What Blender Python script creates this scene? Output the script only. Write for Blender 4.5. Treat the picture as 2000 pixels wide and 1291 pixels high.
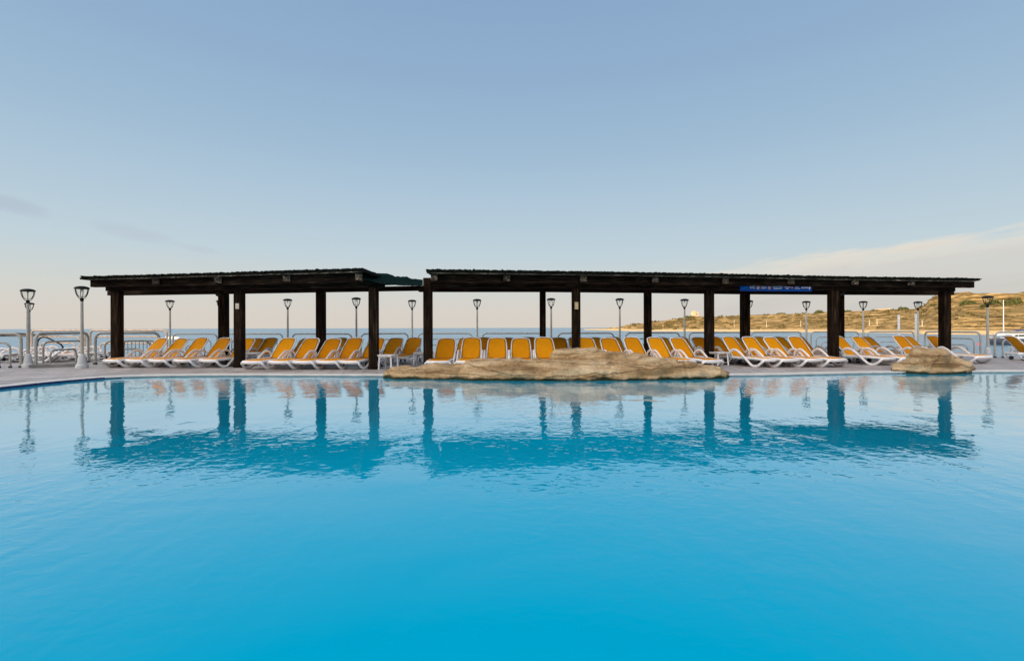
import bpy, bmesh, math, random
from math import sin, cos, pi, radians, atan2, sqrt, floor, exp
from mathutils import Vector, Matrix, noise

scene = bpy.context.scene
C = scene.collection
for o in list(bpy.data.objects):
    bpy.data.objects.remove(o)
random.seed(7)

# ------------------------------------------------------------------ camera
F, HC = 960.0, 1.2            # focal length in photo pixels (2000 wide), eye height above the deck
cam_d = bpy.data.cameras.new('camera')
cam = bpy.data.objects.new('camera', cam_d)
C.objects.link(cam)
cam.location = (0, 0, HC)
cam.rotation_euler = (radians(90), 0.0025, 0)
cam_d.sensor_fit = 'HORIZONTAL'
cam_d.sensor_width = 36
cam_d.lens = 36 * F / 2000
cam_d.shift_y = -5.2 / 2000
cam_d.clip_start = 0.05
cam_d.clip_end = 80000
scene.camera = cam

# ------------------------------------------------------------------ sun, sky, exposure
SUN_EL, SUN_AZ = radians(9), radians(215)      # azimuth clockwise from +Y: low sun behind the camera to the left
sd = bpy.data.lights.new('sun', 'SUN')
sd.energy = 5.0
sd.angle = radians(0.5)
sd.color = (1.0, 0.77, 0.47)
sun = bpy.data.objects.new('sun', sd)
C.objects.link(sun)
sun.location = (-30, -40, 40)
to_sun = Vector((sin(SUN_AZ) * cos(SUN_EL), cos(SUN_AZ) * cos(SUN_EL), sin(SUN_EL)))
sun.rotation_euler = to_sun.to_track_quat('Z', 'Y').to_euler()

scene.view_settings.view_transform = 'Standard'
scene.view_settings.look = 'None'
scene.view_settings.gamma = 1
scene.view_settings.exposure = 0.0


def lin(c):
    return tuple((v / 255 / 12.92) if v / 255 <= 0.04045 else ((v / 255 + 0.055) / 1.055) ** 2.4 for v in c)


class NT:
    """small node-tree builder"""

    def __init__(s, nt):
        s.nt = nt

    def n(s, typ, ins=None, **kw):
        nd = s.nt.nodes.new(typ)
        for k, v in kw.items():
            setattr(nd, k, v)
        for k, v in (ins or {}).items():
            if isinstance(v, bpy.types.NodeSocket):
                s.nt.links.new(v, nd.inputs[k])
            else:
                nd.inputs[k].default_value = v
        return nd

    def math(s, op, a, b=None, c=None, clamp=False):
        nd = s.n('ShaderNodeMath', operation=op)
        nd.use_clamp = clamp
        for i, v in enumerate((a, b, c)):
            if v is None:
                continue
            if isinstance(v, bpy.types.NodeSocket):
                s.nt.links.new(v, nd.inputs[i])
            else:
                nd.inputs[i].default_value = v
        return nd.outputs[0]

    def ramp(s, fac, stops, interp='LINEAR'):
        nd = s.n('ShaderNodeValToRGB', {'Fac': fac})
        cr = nd.color_ramp
        cr.interpolation = interp
        while len(cr.elements) < len(stops):
            cr.elements.new(0.5)
        for e, (p, c) in zip(cr.elements, stops):
            e.position = p
            e.color = tuple(c) + (1,) if len(c) == 3 else c
        return nd.outputs[0]

    def mix(s, fac, a, b, blend='MIX'):
        nd = s.n('ShaderNodeMix', data_type='RGBA', blend_type=blend)
        for i, v in ((0, fac), (6, a), (7, b)):
            if isinstance(v, bpy.types.NodeSocket):
                s.nt.links.new(v, nd.inputs[i])
            else:
                nd.inputs[i].default_value = (tuple(v) + (1,)) if isinstance(v, tuple) and len(v) == 3 else v
        return nd.outputs[2]

    def smooth(s, v, a, b):
        nd = s.n('ShaderNodeMapRange', {'Value': v, 'From Min': a, 'From Max': b}, interpolation_type='SMOOTHSTEP')
        return nd.outputs[0]


w = bpy.data.worlds.new('World')
scene.world = w
w.use_nodes = True
w.node_tree.nodes.clear()
N = NT(w.node_tree)
tc = N.n('ShaderNodeTexCoord')
sep = N.n('ShaderNodeSeparateXYZ', {0: tc.outputs['Generated']})
sx, sy, sz = sep.outputs
hor = N.math('SQRT', N.math('ADD', N.math('MULTIPLY', sx, sx), N.math('MULTIPLY', sy, sy)))
vel = N.math('DIVIDE', sz, N.math('MAXIMUM', hor, 0.02))          # tan(elevation)
az = N.math('ARCTAN2', sx, sy)                                     # 0 straight ahead, + to the right
SKY = [(0.0, (216, 207, 196)), (0.03, (216, 209, 200)), (0.075, (209, 212, 207)), (0.14, (193, 210, 218)),
       (0.24, (177, 200, 217)), (0.35, (160, 188, 212)), (0.5, (146, 176, 206)), (0.67, (137, 168, 202)), (1.0, (124, 152, 194))]
grad = N.ramp(N.math('MULTIPLY', vel, 1.0, clamp=True), [(p, lin(c)) for p, c in SKY])
# thin high cloud low in the right, two faint smudges in the left
cvec = N.n('ShaderNodeCombineXYZ', {0: N.math('MULTIPLY', az, 4.0), 1: N.math('MULTIPLY', N.math('SUBTRACT', vel, N.math('MULTIPLY', az, 0.12)), 26.0), 2: 0.0})
cn = N.n('ShaderNodeTexNoise', {'Vector': cvec.outputs[0], 'Scale': 1.5, 'Detail': 5.0, 'Roughness': 0.55}).outputs['Fac']
top = N.math('MULTIPLY_ADD', N.math('SUBTRACT', az, 0.30), 0.085, 0.106)       # upper rim of the cloud against azimuth
rim = N.math('ADD', N.math('SUBTRACT', top, vel), N.math('MULTIPLY', N.math('SUBTRACT', cn, 0.5), 0.085))
cm = N.math('MULTIPLY', N.smooth(rim, -0.004, 0.018), N.smooth(az, 0.22, 0.46))
cm = N.math('MULTIPLY', cm, N.smooth(az, 1.3, 0.9))
cm = N.math('MULTIPLY', cm, N.math('MULTIPLY_ADD', N.smooth(cn, 0.3, 0.72), 0.45, 0.52))
body = N.ramp(N.smooth(rim, 0.0, 0.1), [(0.0, lin((233, 224, 209))), (0.35, lin((214, 210, 203))), (1.0, lin((205, 202, 196)))])
grad = N.mix(cm, grad, body)


def smudge(g, a0, v0, wa, wv, slope, col, k):
    da = N.math('SUBTRACT', az, a0)
    dv = N.math('ADD', N.math('SUBTRACT', vel, v0), N.math('MULTIPLY', da, slope))
    d = N.math('ADD', N.math('POWER', N.math('DIVIDE', da, wa), 2.0), N.math('POWER', N.math('DIVIDE', dv, wv), 2.0))
    d = N.math('ADD', d, N.math('MULTIPLY', N.math('SUBTRACT', cn, 0.5), 1.6))
    return N.mix(N.math('MULTIPLY', N.smooth(d, 1.5, -0.2), k), g, lin(col))


grad = smudge(grad, -0.655, 0.153, 0.055, 0.012, 0.14, (184, 195, 208), 0.5)
grad = smudge(grad, -0.565, 0.136, 0.035, 0.006, 0.14, (187, 198, 210), 0.5)
grad = smudge(grad, -0.80, 0.178, 0.045, 0.012, 0.17, (176, 188, 204), 0.55)
nish = N.n('ShaderNodeTexSky', sky_type='NISHITA', sun_disc=False, sun_elevation=SUN_EL, sun_rotation=SUN_AZ,
           air_density=1.0, dust_density=1.2, ozone_density=1.0)
nb = N.n('ShaderNodeBackground', {'Color': nish.outputs[0], 'Strength': 0.13})
# the bright evening half of the sky lies behind the camera, round the low sun
sdir = N.n('ShaderNodeVectorMath', {0: tc.outputs['Generated'], 1: tuple(to_sun)}, operation='DOT_PRODUCT').outputs['Value']
side = N.smooth(sdir, -0.02, 0.75)
glow = N.mix(N.math('MULTIPLY', side, 1.0), grad, (5.2, 4.75, 4.3))
gb = N.n('ShaderNodeBackground', {'Color': glow, 'Strength': 1.0})
half = N.math('MULTIPLY', N.smooth(sdir, 0.05, 0.8), 0.5)
ms = N.n('ShaderNodeMixShader', {0: half, 1: gb.outputs[0], 2: nb.outputs[0]})
wo = N.n('ShaderNodeOutputWorld', {'Surface': ms.outputs[0]})

# ------------------------------------------------------------------ helpers


def yh(x):
    return 640.3 + (1000 - x) * 0.0025


def P(x, y, d):
    """world point seen at photo pixel (x, y) at depth d"""
    return Vector(((x - 1000) / F * d, d, HC + (yh(x) - y) * d / F))


def X(x, d):
    return (x - 1000) / F * d


class MB:
    def __init__(s):
        s.v, s.f, s.m = [], [], []

    def add(s, vs, fs, m=0):
        b = len(s.v)
        s.v += [tuple(p) for p in vs]
        s.f += [tuple(i + b for i in f) for f in fs]
        s.m += [m] * len(fs)

    def box(s, c, d, rot=None, m=0, top=1.0):
        vs = []
        for z in (-1, 1):
            k = top if z > 0 else 1
            for sxx, syy in ((-1, -1), (1, -1), (1, 1), (-1, 1)):
                p = Vector((sxx * d[0] / 2 * k, syy * d[1] / 2 * k, z * d[2] / 2))
                vs.append((rot @ p if rot else p) + Vector(c))
        s.add(vs, [(3, 2, 1, 0), (4, 5, 6, 7), (0, 1, 5, 4), (1, 2, 6, 5), (2, 3, 7, 6), (3, 0, 4, 7)], m)

    def bar(s, p, q, wd, ht, up=Vector((0, 0, 1)), m=0):
        p, q = Vector(p), Vector(q)
        t = (q - p).normalized()
        sd_ = t.cross(up)
        if sd_.length < 1e-5:
            sd_ = Vector((1, 0, 0))
        sd_.normalize()
        u = sd_.cross(t).normalized()
        vs = []
        for e in (p, q):
            for a, b in ((-1, -1), (1, -1), (1, 1), (-1, 1)):
                vs.append(e + sd_ * a * wd / 2 + u * b * ht / 2)
        s.add(vs, [(3, 2, 1, 0), (4, 5, 6, 7), (0, 1, 5, 4), (1, 2, 6, 5), (2, 3, 7, 6), (3, 0, 4, 7)], m)

    def tube(s, pts, r, n=8, closed=False, m=0, ry=None, cap=True):
        """r: radius or list; ry: second radius along the frame normal (kept near Z)"""
        pts = [Vector(p) for p in pts]
        k = len(pts)
        rs = r if isinstance(r, (list, tuple)) else [r] * k
        rings = []
        prev = None
        for i, p in enumerate(pts):
            if closed:
                t = (pts[(i + 1) % k] - pts[i - 1]).normalized()
            else:
                t = (pts[min(i + 1, k - 1)] - pts[max(i - 1, 0)]).normalized()
            if prev is None:
                ref = Vector((0, 0, 1)) if abs(t.z) < 0.9 else Vector((0, 1, 0))
                u = (ref - t * ref.dot(t)).normalized()
            else:
                u = (prev - t * prev.dot(t)).normalized()
            prev = u
            b = t.cross(u)
            rv = rs[i] if ry is None else ry
            rings.append([p + u * sin(2 * pi * j / n) * rv + b * cos(2 * pi * j / n) * rs[i] for j in range(n)])
        vs = [q for rr in rings for q in rr]
        fs = []
        for i in range(k if closed else k - 1):
            a, c = i * n, ((i + 1) % k) * n
            for j in range(n):
                fs.append((a + j, a + (j + 1) % n, c + (j + 1) % n, c + j))
        if not closed and cap:
            fs.append(tuple(range(n - 1, -1, -1)))
            fs.append(tuple((k - 1) * n + j for j in range(n)))
        s.add(vs, fs, m)

    def lathe(s, prof, n=16, c=(0, 0, 0), m=0):
        vs, fs = [], []
        for r, z in prof:
            for j in range(n):
                a = 2 * pi * j / n
                vs.append((c[0] + r * cos(a), c[1] + r * sin(a), c[2] + z))
        for i in range(len(prof) - 1):
            for j in range(n):
                fs.append((i * n + j, i * n + (j + 1) % n, (i + 1) * n + (j + 1) % n, (i + 1) * n + j))
        fs.append(tuple(range(n - 1, -1, -1)))
        fs.append(tuple((len(prof) - 1) * n + j for j in range(n)))
        s.add(vs, fs, m)

    def grid(s, rows, m=0):
        k = len(rows[0])
        vs = [p for r in rows for p in r]
        fs = [(i * k + j, i * k + j + 1, (i + 1) * k + j + 1, (i + 1) * k + j) for i in range(len(rows) - 1) for j in range(k - 1)]
        s.add(vs, fs, m)

    def build(s, name, mats, parent=None, smooth=False, bevel=0, auto=None):
        me = bpy.data.meshes.new(name)
        me.from_pydata(s.v, [], s.f)
        for mt in (mats if isinstance(mats, (list, tuple)) else [mats]):
            me.materials.append(mt)
        me.polygons.foreach_set('material_index', s.m)
        if smooth:
            me.polygons.foreach_set('use_smooth', [True] * len(s.f))
        me.update()
        if auto is not None:
            me.polygons.foreach_set('use_smooth', [True] * len(s.f))
            me.set_sharp_from_angle(angle=radians(auto))
        o = bpy.data.objects.new(name, me)
        C.objects.link(o)
        if parent:
            o.parent = parent
        if bevel:
            b = o.modifiers.new('bevel', 'BEVEL')
            b.width = bevel
            b.segments = 2
            b.limit_method = 'ANGLE'
        return o


def arc(c, r, a0, a1, k, ax='xz'):
    out = []
    for i in range(k + 1):
        a = radians(a0 + (a1 - a0) * i / k)
        out.append((c[0] + r * cos(a), c[1], c[2] + r * sin(a)) if ax == 'xz' else (c[0] + r * cos(a), c[1] + r * sin(a), c[2]))
    return out


def tag(o, label=None, cat=None, group=None, kind=None):
    if label:
        o['label'] = label
    if cat:
        o['category'] = cat
    if group:
        o['group'] = group
    if kind:
        o['kind'] = kind
    return o


def empty(name, loc, rz=0):
    o = bpy.data.objects.new(name, None)
    C.objects.link(o)
    o.location = loc
    o.rotation_euler = (0, 0, rz)
    o.empty_display_size = 0.2
    return o


KIDS = {}


def copy_tree(o, parent=None):
    c = o.copy()
    C.objects.link(c)
    if parent:
        c.parent = parent
    for ch in list(o.children):
        copy_tree(ch, c)
    return c


# ------------------------------------------------------------------ materials
def mat(name, col, rough=0.5, var=0.0, vscale=8.0, bump=0.0, bscale=40.0, spec=0.5, metal=0.0, stretch=None):
    m = bpy.data.materials.new(name)
    m.use_nodes = True
    t = NT(m.node_tree)
    b = m.node_tree.nodes['Principled BSDF']
    b.inputs['Base Color'].default_value = tuple(col) + (1,)
    b.inputs['Roughness'].default_value = rough
    b.inputs['Specular IOR Level'].default_value = spec
    b.inputs['Metallic'].default_value = metal
    co = t.n('ShaderNodeTexCoord').outputs['Object']
    if stretch:
        co = t.n('ShaderNodeMapping', {'Vector': co, 'Scale': stretch}).outputs[0]
    if var:
        nz = t.n('ShaderNodeTexNoise', {'Vector': co, 'Scale': vscale, 'Detail': 4.0}).outputs['Fac']
        k = t.ramp(nz, [(0.3, (1 - var,) * 3), (0.7, (1 + var,) * 3)])
        cc = t.mix(1.0, tuple(col), k, 'MULTIPLY')
        m.node_tree.links.new(cc, b.inputs['Base Color'])
    if bump:
        nz = t.n('ShaderNodeTexNoise', {'Vector': co, 'Scale': bscale, 'Detail': 3.0}).outputs['Fac']
        bp = t.n('ShaderNodeBump', {'Height': nz, 'Strength': 1.0, 'Distance': bump})
        m.node_tree.links.new(bp.outputs[0], b.inputs['Normal'])
    return m


M = {}
M['white'] = mat('white_plastic', (0.70, 0.70, 0.725), 0.42, 0.05, 6)
M['white_paint'] = mat('white_paint', (0.62, 0.62, 0.62), 0.45, 0.08, 12)


def sling_mat():
    m = mat('orange_sling', (0.66, 0.262, 0.002), 0.75, 0.06, 5, 0.0006, 600, 0.12)
    t = NT(m.node_tree)
    b = m.node_tree.nodes['Principled BSDF']
    src = b.inputs['Base Color'].links[0].from_socket
    r = t.n('ShaderNodeObjectInfo').outputs['Random']
    k = t.ramp(r, [(0.0, (0.80, 0.76, 0.8)), (0.6, (1.0, 1.0, 1.0)), (1.0, (1.08, 1.14, 2.0))])
    m.node_tree.links.new(t.mix(1.0, src, k, 'MULTIPLY'), b.inputs['Base Color'])
    return m


M['orange'] = sling_mat()
M['piping'] = mat('dark_piping', (0.05, 0.03, 0.02), 0.6, 0.1)
M['dark'] = mat('dark_rubber', (0.025, 0.025, 0.03), 0.6, 0.2, 20)
M['rail'] = mat('rail_paint', (0.31, 0.31, 0.285), 0.4, 0.14, 9)
M['rail_sun_paint'] = mat('sun_painted_rail', (0.58, 0.43, 0.31), 0.5, 0.25, 7)  # gold evening sunlight on the rear left rail, put into its base colour
M['black'] = mat('black_metal', (0.005, 0.005, 0.006), 0.55, 0.2, 15, spec=0.15)
M['pole'] = mat('pole_paint', (0.34, 0.335, 0.31), 0.45, 0.12, 6)
M['pedestal'] = mat('pedestal_paint', (0.43, 0.455, 0.485), 0.6, 0.1, 7, 0.002, 30)


def wood(name, col, stretch):
    m = bpy.data.materials.new(name)
    m.use_nodes = True
    t = NT(m.node_tree)
    b = m.node_tree.nodes['Principled BSDF']
    g = t.n('ShaderNodeNewGeometry').outputs['Position']
    mp = t.n('ShaderNodeMapping', {'Vector': g, 'Scale': stretch}).outputs[0]
    n1 = t.n('ShaderNodeTexNoise', {'Vector': mp, 'Scale': 1.0, 'Detail': 6.0, 'Roughness': 0.6}).outputs['Fac']
    n2 = t.n('ShaderNodeTexNoise', {'Vector': g, 'Scale': 1.7, 'Detail': 3.0}).outputs['Fac']
    c1 = t.ramp(n1, [(0.30, tuple(v * 0.28 for v in col)), (0.52, col), (0.72, tuple(v * 5.0 for v in col))])
    c2 = t.ramp(n2, [(0.35, (0.5, 0.5, 0.5)), (0.68, (1.35, 1.3, 1.25))])
    m.node_tree.links.new(t.mix(1.0, c1, c2, 'MULTIPLY'), b.inputs['Base Color'])
    b.inputs['Roughness'].default_value = 0.9
    b.inputs['Specular IOR Level'].default_value = 0.08
    bp = t.n('ShaderNodeBump', {'Height': n1, 'Strength': 0.8, 'Distance': 0.012})
    m.node_tree.links.new(bp.outputs[0], b.inputs['Normal'])
    return m


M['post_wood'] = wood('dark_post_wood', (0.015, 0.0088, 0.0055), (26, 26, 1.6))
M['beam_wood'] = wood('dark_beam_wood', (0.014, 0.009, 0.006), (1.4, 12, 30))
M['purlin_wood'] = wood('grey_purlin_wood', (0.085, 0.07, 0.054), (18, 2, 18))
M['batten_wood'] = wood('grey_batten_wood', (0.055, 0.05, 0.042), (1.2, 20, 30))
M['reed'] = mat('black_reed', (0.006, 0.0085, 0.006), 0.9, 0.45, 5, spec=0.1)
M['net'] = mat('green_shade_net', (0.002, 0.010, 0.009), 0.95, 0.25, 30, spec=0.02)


def rock_mat():
    m = bpy.data.materials.new('limestone_rock')
    m.use_nodes = True
    t = NT(m.node_tree)
    b = m.node_tree.nodes['Principled BSDF']
    g = t.n('ShaderNodeNewGeometry').outputs['Position']
    mp = t.n('ShaderNodeMapping', {'Vector': g, 'Scale': (0.7, 0.7, 4.0)}).outputs[0]
    n1 = t.n('ShaderNodeTexNoise', {'Vector': mp, 'Scale': 1.3, 'Detail': 6.0, 'Roughness': 0.55}).outputs['Fac']
    n2 = t.n('ShaderNodeTexNoise', {'Vector': g, 'Scale': 16.0, 'Detail': 5.0, 'Roughness': 0.7}).outputs['Fac']
    n3 = t.n('ShaderNodeTexNoise', {'Vector': g, 'Scale': 2.4, 'Detail': 4.0})
    c = t.ramp(n1, [(0.32, (0.17, 0.105, 0.05)), (0.45, (0.33, 0.225, 0.12)), (0.60, (0.47, 0.355, 0.22)), (0.8, (0.55, 0.44, 0.30))])
    c = t.mix(1.0, c, t.ramp(n2, [(0.3, (0.72, 0.70, 0.66)), (0.6, (1.08, 1.07, 1.06))]), 'MULTIPLY')
    # long bedding cracks: thin edges of stretched cells
    wob = t.n('ShaderNodeVectorMath', {0: g, 1: t.n('ShaderNodeVectorMath', {0: n3.outputs['Color'], 1: (0.3, 0.3, 0.22)}, operation='MULTIPLY').outputs[0]}, operation='ADD').outputs[0]
    mc = t.n('ShaderNodeMapping', {'Vector': wob, 'Scale': (0.26, 0.26, 3.6)}).outputs[0]
    vo = t.n('ShaderNodeTexVoronoi', {'Vector': mc, 'Scale': 1.0}, feature='DISTANCE_TO_EDGE').outputs['Distance']
    crack = t.smooth(vo, 0.0, 0.035)
    c = t.mix(crack, t.mix(1.0, c, (0.74, 0.69, 0.63), 'MULTIPLY'), c)
    # algae stain along the water line
    z = t.n('ShaderNodeSeparateXYZ', {0: g}).outputs[2]
    zz = t.math('ADD', z, t.math('MULTIPLY', t.math('SUBTRACT', n3.outputs['Fac'], 0.5), 0.22))
    c = t.mix(t.smooth(zz, 0.055, -0.01), c, (0.020, 0.026, 0.013))
    m.node_tree.links.new(c, b.inputs['Base Color'])
    b.inputs['Roughness'].default_value = 0.92
    b.inputs['Specular IOR Level'].default_value = 0.15
    h = t.math('ADD', t.math('MULTIPLY', n1, 0.8), t.math('MULTIPLY', n2, 0.35))
    h = t.math('ADD', h, t.math('MULTIPLY', crack, 0.28))
    bp = t.n('ShaderNodeBump', {'Height': h, 'Strength': 1.0, 'Distance': 0.085})
    m.node_tree.links.new(bp.outputs[0], b.inputs['Normal'])
    return m


M['rock'] = rock_mat()


def deck_mat():
    m = bpy.data.materials.new('deck_paving')
    m.use_nodes = True
    t = NT(m.node_tree)
    b = m.node_tree.nodes['Principled BSDF']
    g = t.n('ShaderNodeNewGeometry').outputs['Position']
    br = t.n('ShaderNodeTexBrick', {'Vector': g, 'Color1': (0.40, 0.365, 0.35, 1), 'Color2': (0.33, 0.32, 0.318, 1), 'Mortar': (0.06, 0.05, 0.045, 1),
                                    'Scale': 1.0, 'Mortar Size': 0.022, 'Brick Width': 0.9, 'Row Height': 0.6, 'Bias': 0.0, 'Mortar Smooth': 0.2})
    n1 = t.n('ShaderNodeTexNoise', {'Vector': g, 'Scale': 0.55, 'Detail': 5.0}).outputs['Fac']
    n2 = t.n('ShaderNodeTexNoise', {'Vector': g, 'Scale': 14.0, 'Detail': 4.0}).outputs['Fac']
    c = t.mix(1.0, br.outputs['Color'], t.ramp(n1, [(0.3, (0.72, 0.66, 0.63)), (0.7, (1.08, 1.1, 1.14))]), 'MULTIPLY')
    c = t.mix(1.0, c, t.ramp(n2, [(0.3, (0.85,) * 3), (0.7, (1.1,) * 3)]), 'MULTIPLY')
    m.node_tree.links.new(c, b.inputs['Base Color'])
    m.node_tree.links.new(t.ramp(n1, [(0.35, (0.35,) * 3), (0.6, (0.7,) * 3)]), b.inputs['Roughness'])
    bp = t.n('ShaderNodeBump', {'Height': br.outputs['Fac'], 'Strength': 0.6, 'Distance': -0.006})
    m.node_tree.links.new(bp.outputs[0], b.inputs['Normal'])
    return m


M['deck'] = deck_mat()
M['coping'] = mat('coping_stone', (0.50, 0.49, 0.47), 0.5, 0.14, 5, 0.002, 30)
M['tile'] = mat('dark_blue_tile', (0.007, 0.026, 0.10), 0.25, 0.3, 14)
M['concrete'] = mat('quay_concrete', (0.22, 0.21, 0.19), 0.85, 0.2, 2, 0.01, 12)
M['kerb'] = mat('grey_kerb_stone', (0.20, 0.20, 0.20), 0.8, 0.25, 3, 0.004, 20)


def pool_mat():
    m = bpy.data.materials.new('pool_water')
    m.use_nodes = True
    nt = m.node_tree
    t = NT(nt)
    nt.nodes.remove(nt.nodes['Principled BSDF'])
    g = t.n('ShaderNodeNewGeometry').outputs['Position']

    def nz(sc, rot, scale, det, dist=0.0):
        mp = t.n('ShaderNodeMapping', {'Vector': g, 'Scale': sc, 'Rotation': (0, 0, radians(rot))}).outputs[0]
        return t.n('ShaderNodeTexNoise', {'Vector': mp, 'Scale': scale, 'Detail': det, 'Distortion': dist, 'Roughness': 0.5}).outputs['Fac']
    big = nz((0.55, 1.0, 1), 14, 0.9, 1.0, 0.8)
    mid = nz((1.0, 0.42, 1), -12, 3.4, 1.5, 0.7)
    fine = nz((0.7, 1.0, 1), 25, 11.0, 1.5, 0.5)
    patch = t.smooth(nz((1, 1, 1), 0, 0.22, 2.0), 0.38, 0.62)
    h = t.math('MULTIPLY_ADD', big, 0.0095, t.math('MULTIPLY', mid, t.math('MULTIPLY_ADD', patch, 0.0046, 0.0021)))
    h = t.math('MULTIPLY_ADD', fine, t.math('MULTIPLY_ADD', patch, 0.0026, 0.0008), h)
    bp = t.n('ShaderNodeBump', {'Height': h, 'Strength': 1.0, 'Distance': 1.0}).outputs[0]
    body = t.n('ShaderNodeBsdfDiffuse', {'Color': POOL_COL + (1,), 'Normal': bp})
    gl = t.n('ShaderNodeBsdfGlossy', {'Color': (1, 1, 1, 1), 'Roughness': 0.012, 'Normal': bp})
    fr = t.n('ShaderNodeFresnel', {'IOR': 1.33, 'Normal': bp}).outputs[0]
    fac = t.math('MINIMUM', t.math('MULTIPLY_ADD', fr, 2.2, -0.12, clamp=True), 0.72)
    mx = t.n('ShaderNodeMixShader', {0: fac, 1: body.outputs[0], 2: gl.outputs[0]})
    nt.links.new(mx.outputs[0], nt.nodes['Material Output'].inputs['Surface'])
    return m


POOL_COL = (0.0, 0.328, 0.522)


def sea_mat():
    m = bpy.data.materials.new('sea_water')
    m.use_nodes = True
    t = NT(m.node_tree)
    b = m.node_tree.nodes['Principled BSDF']
    b.inputs['Base Color'].default_value = (0.13, 0.22, 0.30, 1)
    b.inputs['Roughness'].default_value = 0.25
    b.inputs['IOR'].default_value = 1.2
    g = t.n('ShaderNodeNewGeometry').outputs['Position']
    mp = t.n('ShaderNodeMapping', {'Vector': g, 'Scale': (0.5, 1, 1), 'Rotation': (0, 0, 0.2)}).outputs[0]
    n1 = t.n('ShaderNodeTexNoise', {'Vector': mp, 'Scale': 0.5, 'Detail': 5.0, 'Roughness': 0.6}).outputs['Fac']
    n2 = t.n('ShaderNodeTexNoise', {'Vector': mp, 'Scale': 0.06, 'Detail': 3.0}).outputs['Fac']
    h = t.math('MULTIPLY_ADD', n2, 0.8, t.math('MULTIPLY', n1, 0.30))
    bp = t.n('ShaderNodeBump', {'Height': h, 'Strength': 1.0, 'Distance': 1.0})
    m.node_tree.links.new(bp.outputs[0], b.inputs['Normal'])
    return m


M['pool'] = pool_mat()
M['sea'] = sea_mat()


def glass_mat():
    m = bpy.data.materials.new('lamp_glass')
    m.use_nodes = True
    nt = m.node_tree
    t = NT(nt)
    nt.nodes.remove(nt.nodes['Principled BSDF'])
    tr = t.n('ShaderNodeBsdfTransparent', {'Color': (0.95, 0.96, 0.95, 1)})
    gl = t.n('ShaderNodeBsdfGlossy', {'Color': (1, 1, 1, 1), 'Roughness': 0.08})
    fr = t.n('ShaderNodeFresnel', {'IOR': 1.18})
    mx = t.n('ShaderNodeMixShader', {0: fr.outputs[0], 1: tr.outputs[0], 2: gl.outputs[0]})
    nt.links.new(mx.outputs[0], nt.nodes['Material Output'].inputs['Surface'])
    return m


M['glass'] = glass_mat()

# ------------------------------------------------------------------ the setting: deck, pool, sea
POOL = [X(0, 10.1), X(100, 11.15), X(200, 12.18)]
pool_pts = [(-11.6, -1.0), (-11.4, 4.0), (-10.9, 8.0), (-10.55, 10.1), (-10.45, 11.15), (-10.1, 12.15), (-9.5, 12.5), (-8.6, 12.68),
            (-6.9, 12.74), (-3.9, 12.55), (0, 12.45), (5.46, 12.4), (8.0, 12.75), (10.2, 13.05), (13.8, 13.2), (16.8, 12.6),
            (18.6, 10.5), (19.2, 7.0), (18.6, 2.0), (17.5, -1.0), (10, -1.6), (0, -1.8), (-8, -1.6)]


def dense(poly, step=0.35):
    """Catmull-Rom resampling of a closed outline"""
    out = []
    k = len(poly)
    for i in range(k):
        p0, p1, p2, p3 = (Vector(poly[(i + j - 1) % k]) for j in range(4))
        nseg = max(2, int((p2 - p1).length / step))
        for j in range(nseg):
            u = j / nseg
            out.append(0.5 * ((2 * p1) + (p2 - p0) * u + (2 * p0 - 5 * p1 + 4 * p2 - p3) * u * u + (3 * p1 - p0 - 3 * p2 + p3) * u ** 3))
    return out


pool = dense(pool_pts)
# lamps along the sea rail (photo x of the pole, depth)
LAMPS = [(57, 23.4), (332, 21.6), (430, 21.7), (562, 20.9), (696, 20.2), (805, 21.6), (932, 21.3), (1076, 20.9), (1210, 21.1), (1336, 21.6),
         (1462, 22.8), (1575, 23.6), (1686, 23.9), (1793, 24.2), (1929, 19.4)]
edge = [(-48, 24.5)] + [(X(57, 23.4) - 3, 24.0)] + [(X(x, d), d + 0.45) for x, d in LAMPS[:-1]] + [(X(1800, 24.4) + 0.4, 24.3), (X(1929, 19.4) - 0.4, 19.9), (X(1929, 19.4) + 6, 19.2), (48, 15)]
outer = edge + [(60, 0), (60, -60), (-70, -60), (-60, 5)]


def ray_hit(poly, c, d):
    best = None
    k = len(poly)
    for i in range(k):
        a, b = Vector(poly[i]), Vector(poly[(i + 1) % k])
        e = b - a
        den = d.x * e.y - d.y * e.x
        if abs(den) < 1e-9:
            continue
        t_ = ((a.x - c.x) * e.y - (a.y - c.y) * e.x) / den
        u = ((a.x - c.x) * d.y - (a.y - c.y) * d.x) / den
        if t_ > 0 and -1e-6 <= u <= 1 + 1e-6 and (best is None or t_ > best):
            best = t_
    return c + d * best


ctr = Vector((0, 6))
angs = set()
for p in pool:
    angs.add(round(atan2(p.y - 6, p.x), 5))
for p in outer:
    angs.add(round(atan2(p[1] - 6, p[0]), 5))
angs = sorted(angs)
b = MB()
r0, r1, r2 = [], [], []
for a in angs:
    d = Vector((cos(a), sin(a)))
    q0 = ray_hit(pool, ctr, d)
    q1 = ray_hit(outer, ctr, d)
    r0.append((q0.x, q0.y, 0))
    r1.append((q1.x, q1.y, 0))
    r2.append((q1.x, q1.y, -5))
r0.append(r0[0]); r1.append(r1[0]); r2.append(r2[0])
b.grid([r1, r0], 0)
b.grid([r2, r1], 1)
tag(b.build('pool_deck', [M['deck'], M['concrete']]), kind='structure')

WL = -0.04


def offset_loop(poly, off):
    out = []
    k = len(poly)
    for i in range(k):
        t_ = (poly[(i + 1) % k] - poly[i - 1]).normalized()
        out.append(poly[i] + Vector((t_.y, -t_.x)) * off)
    return out


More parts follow.
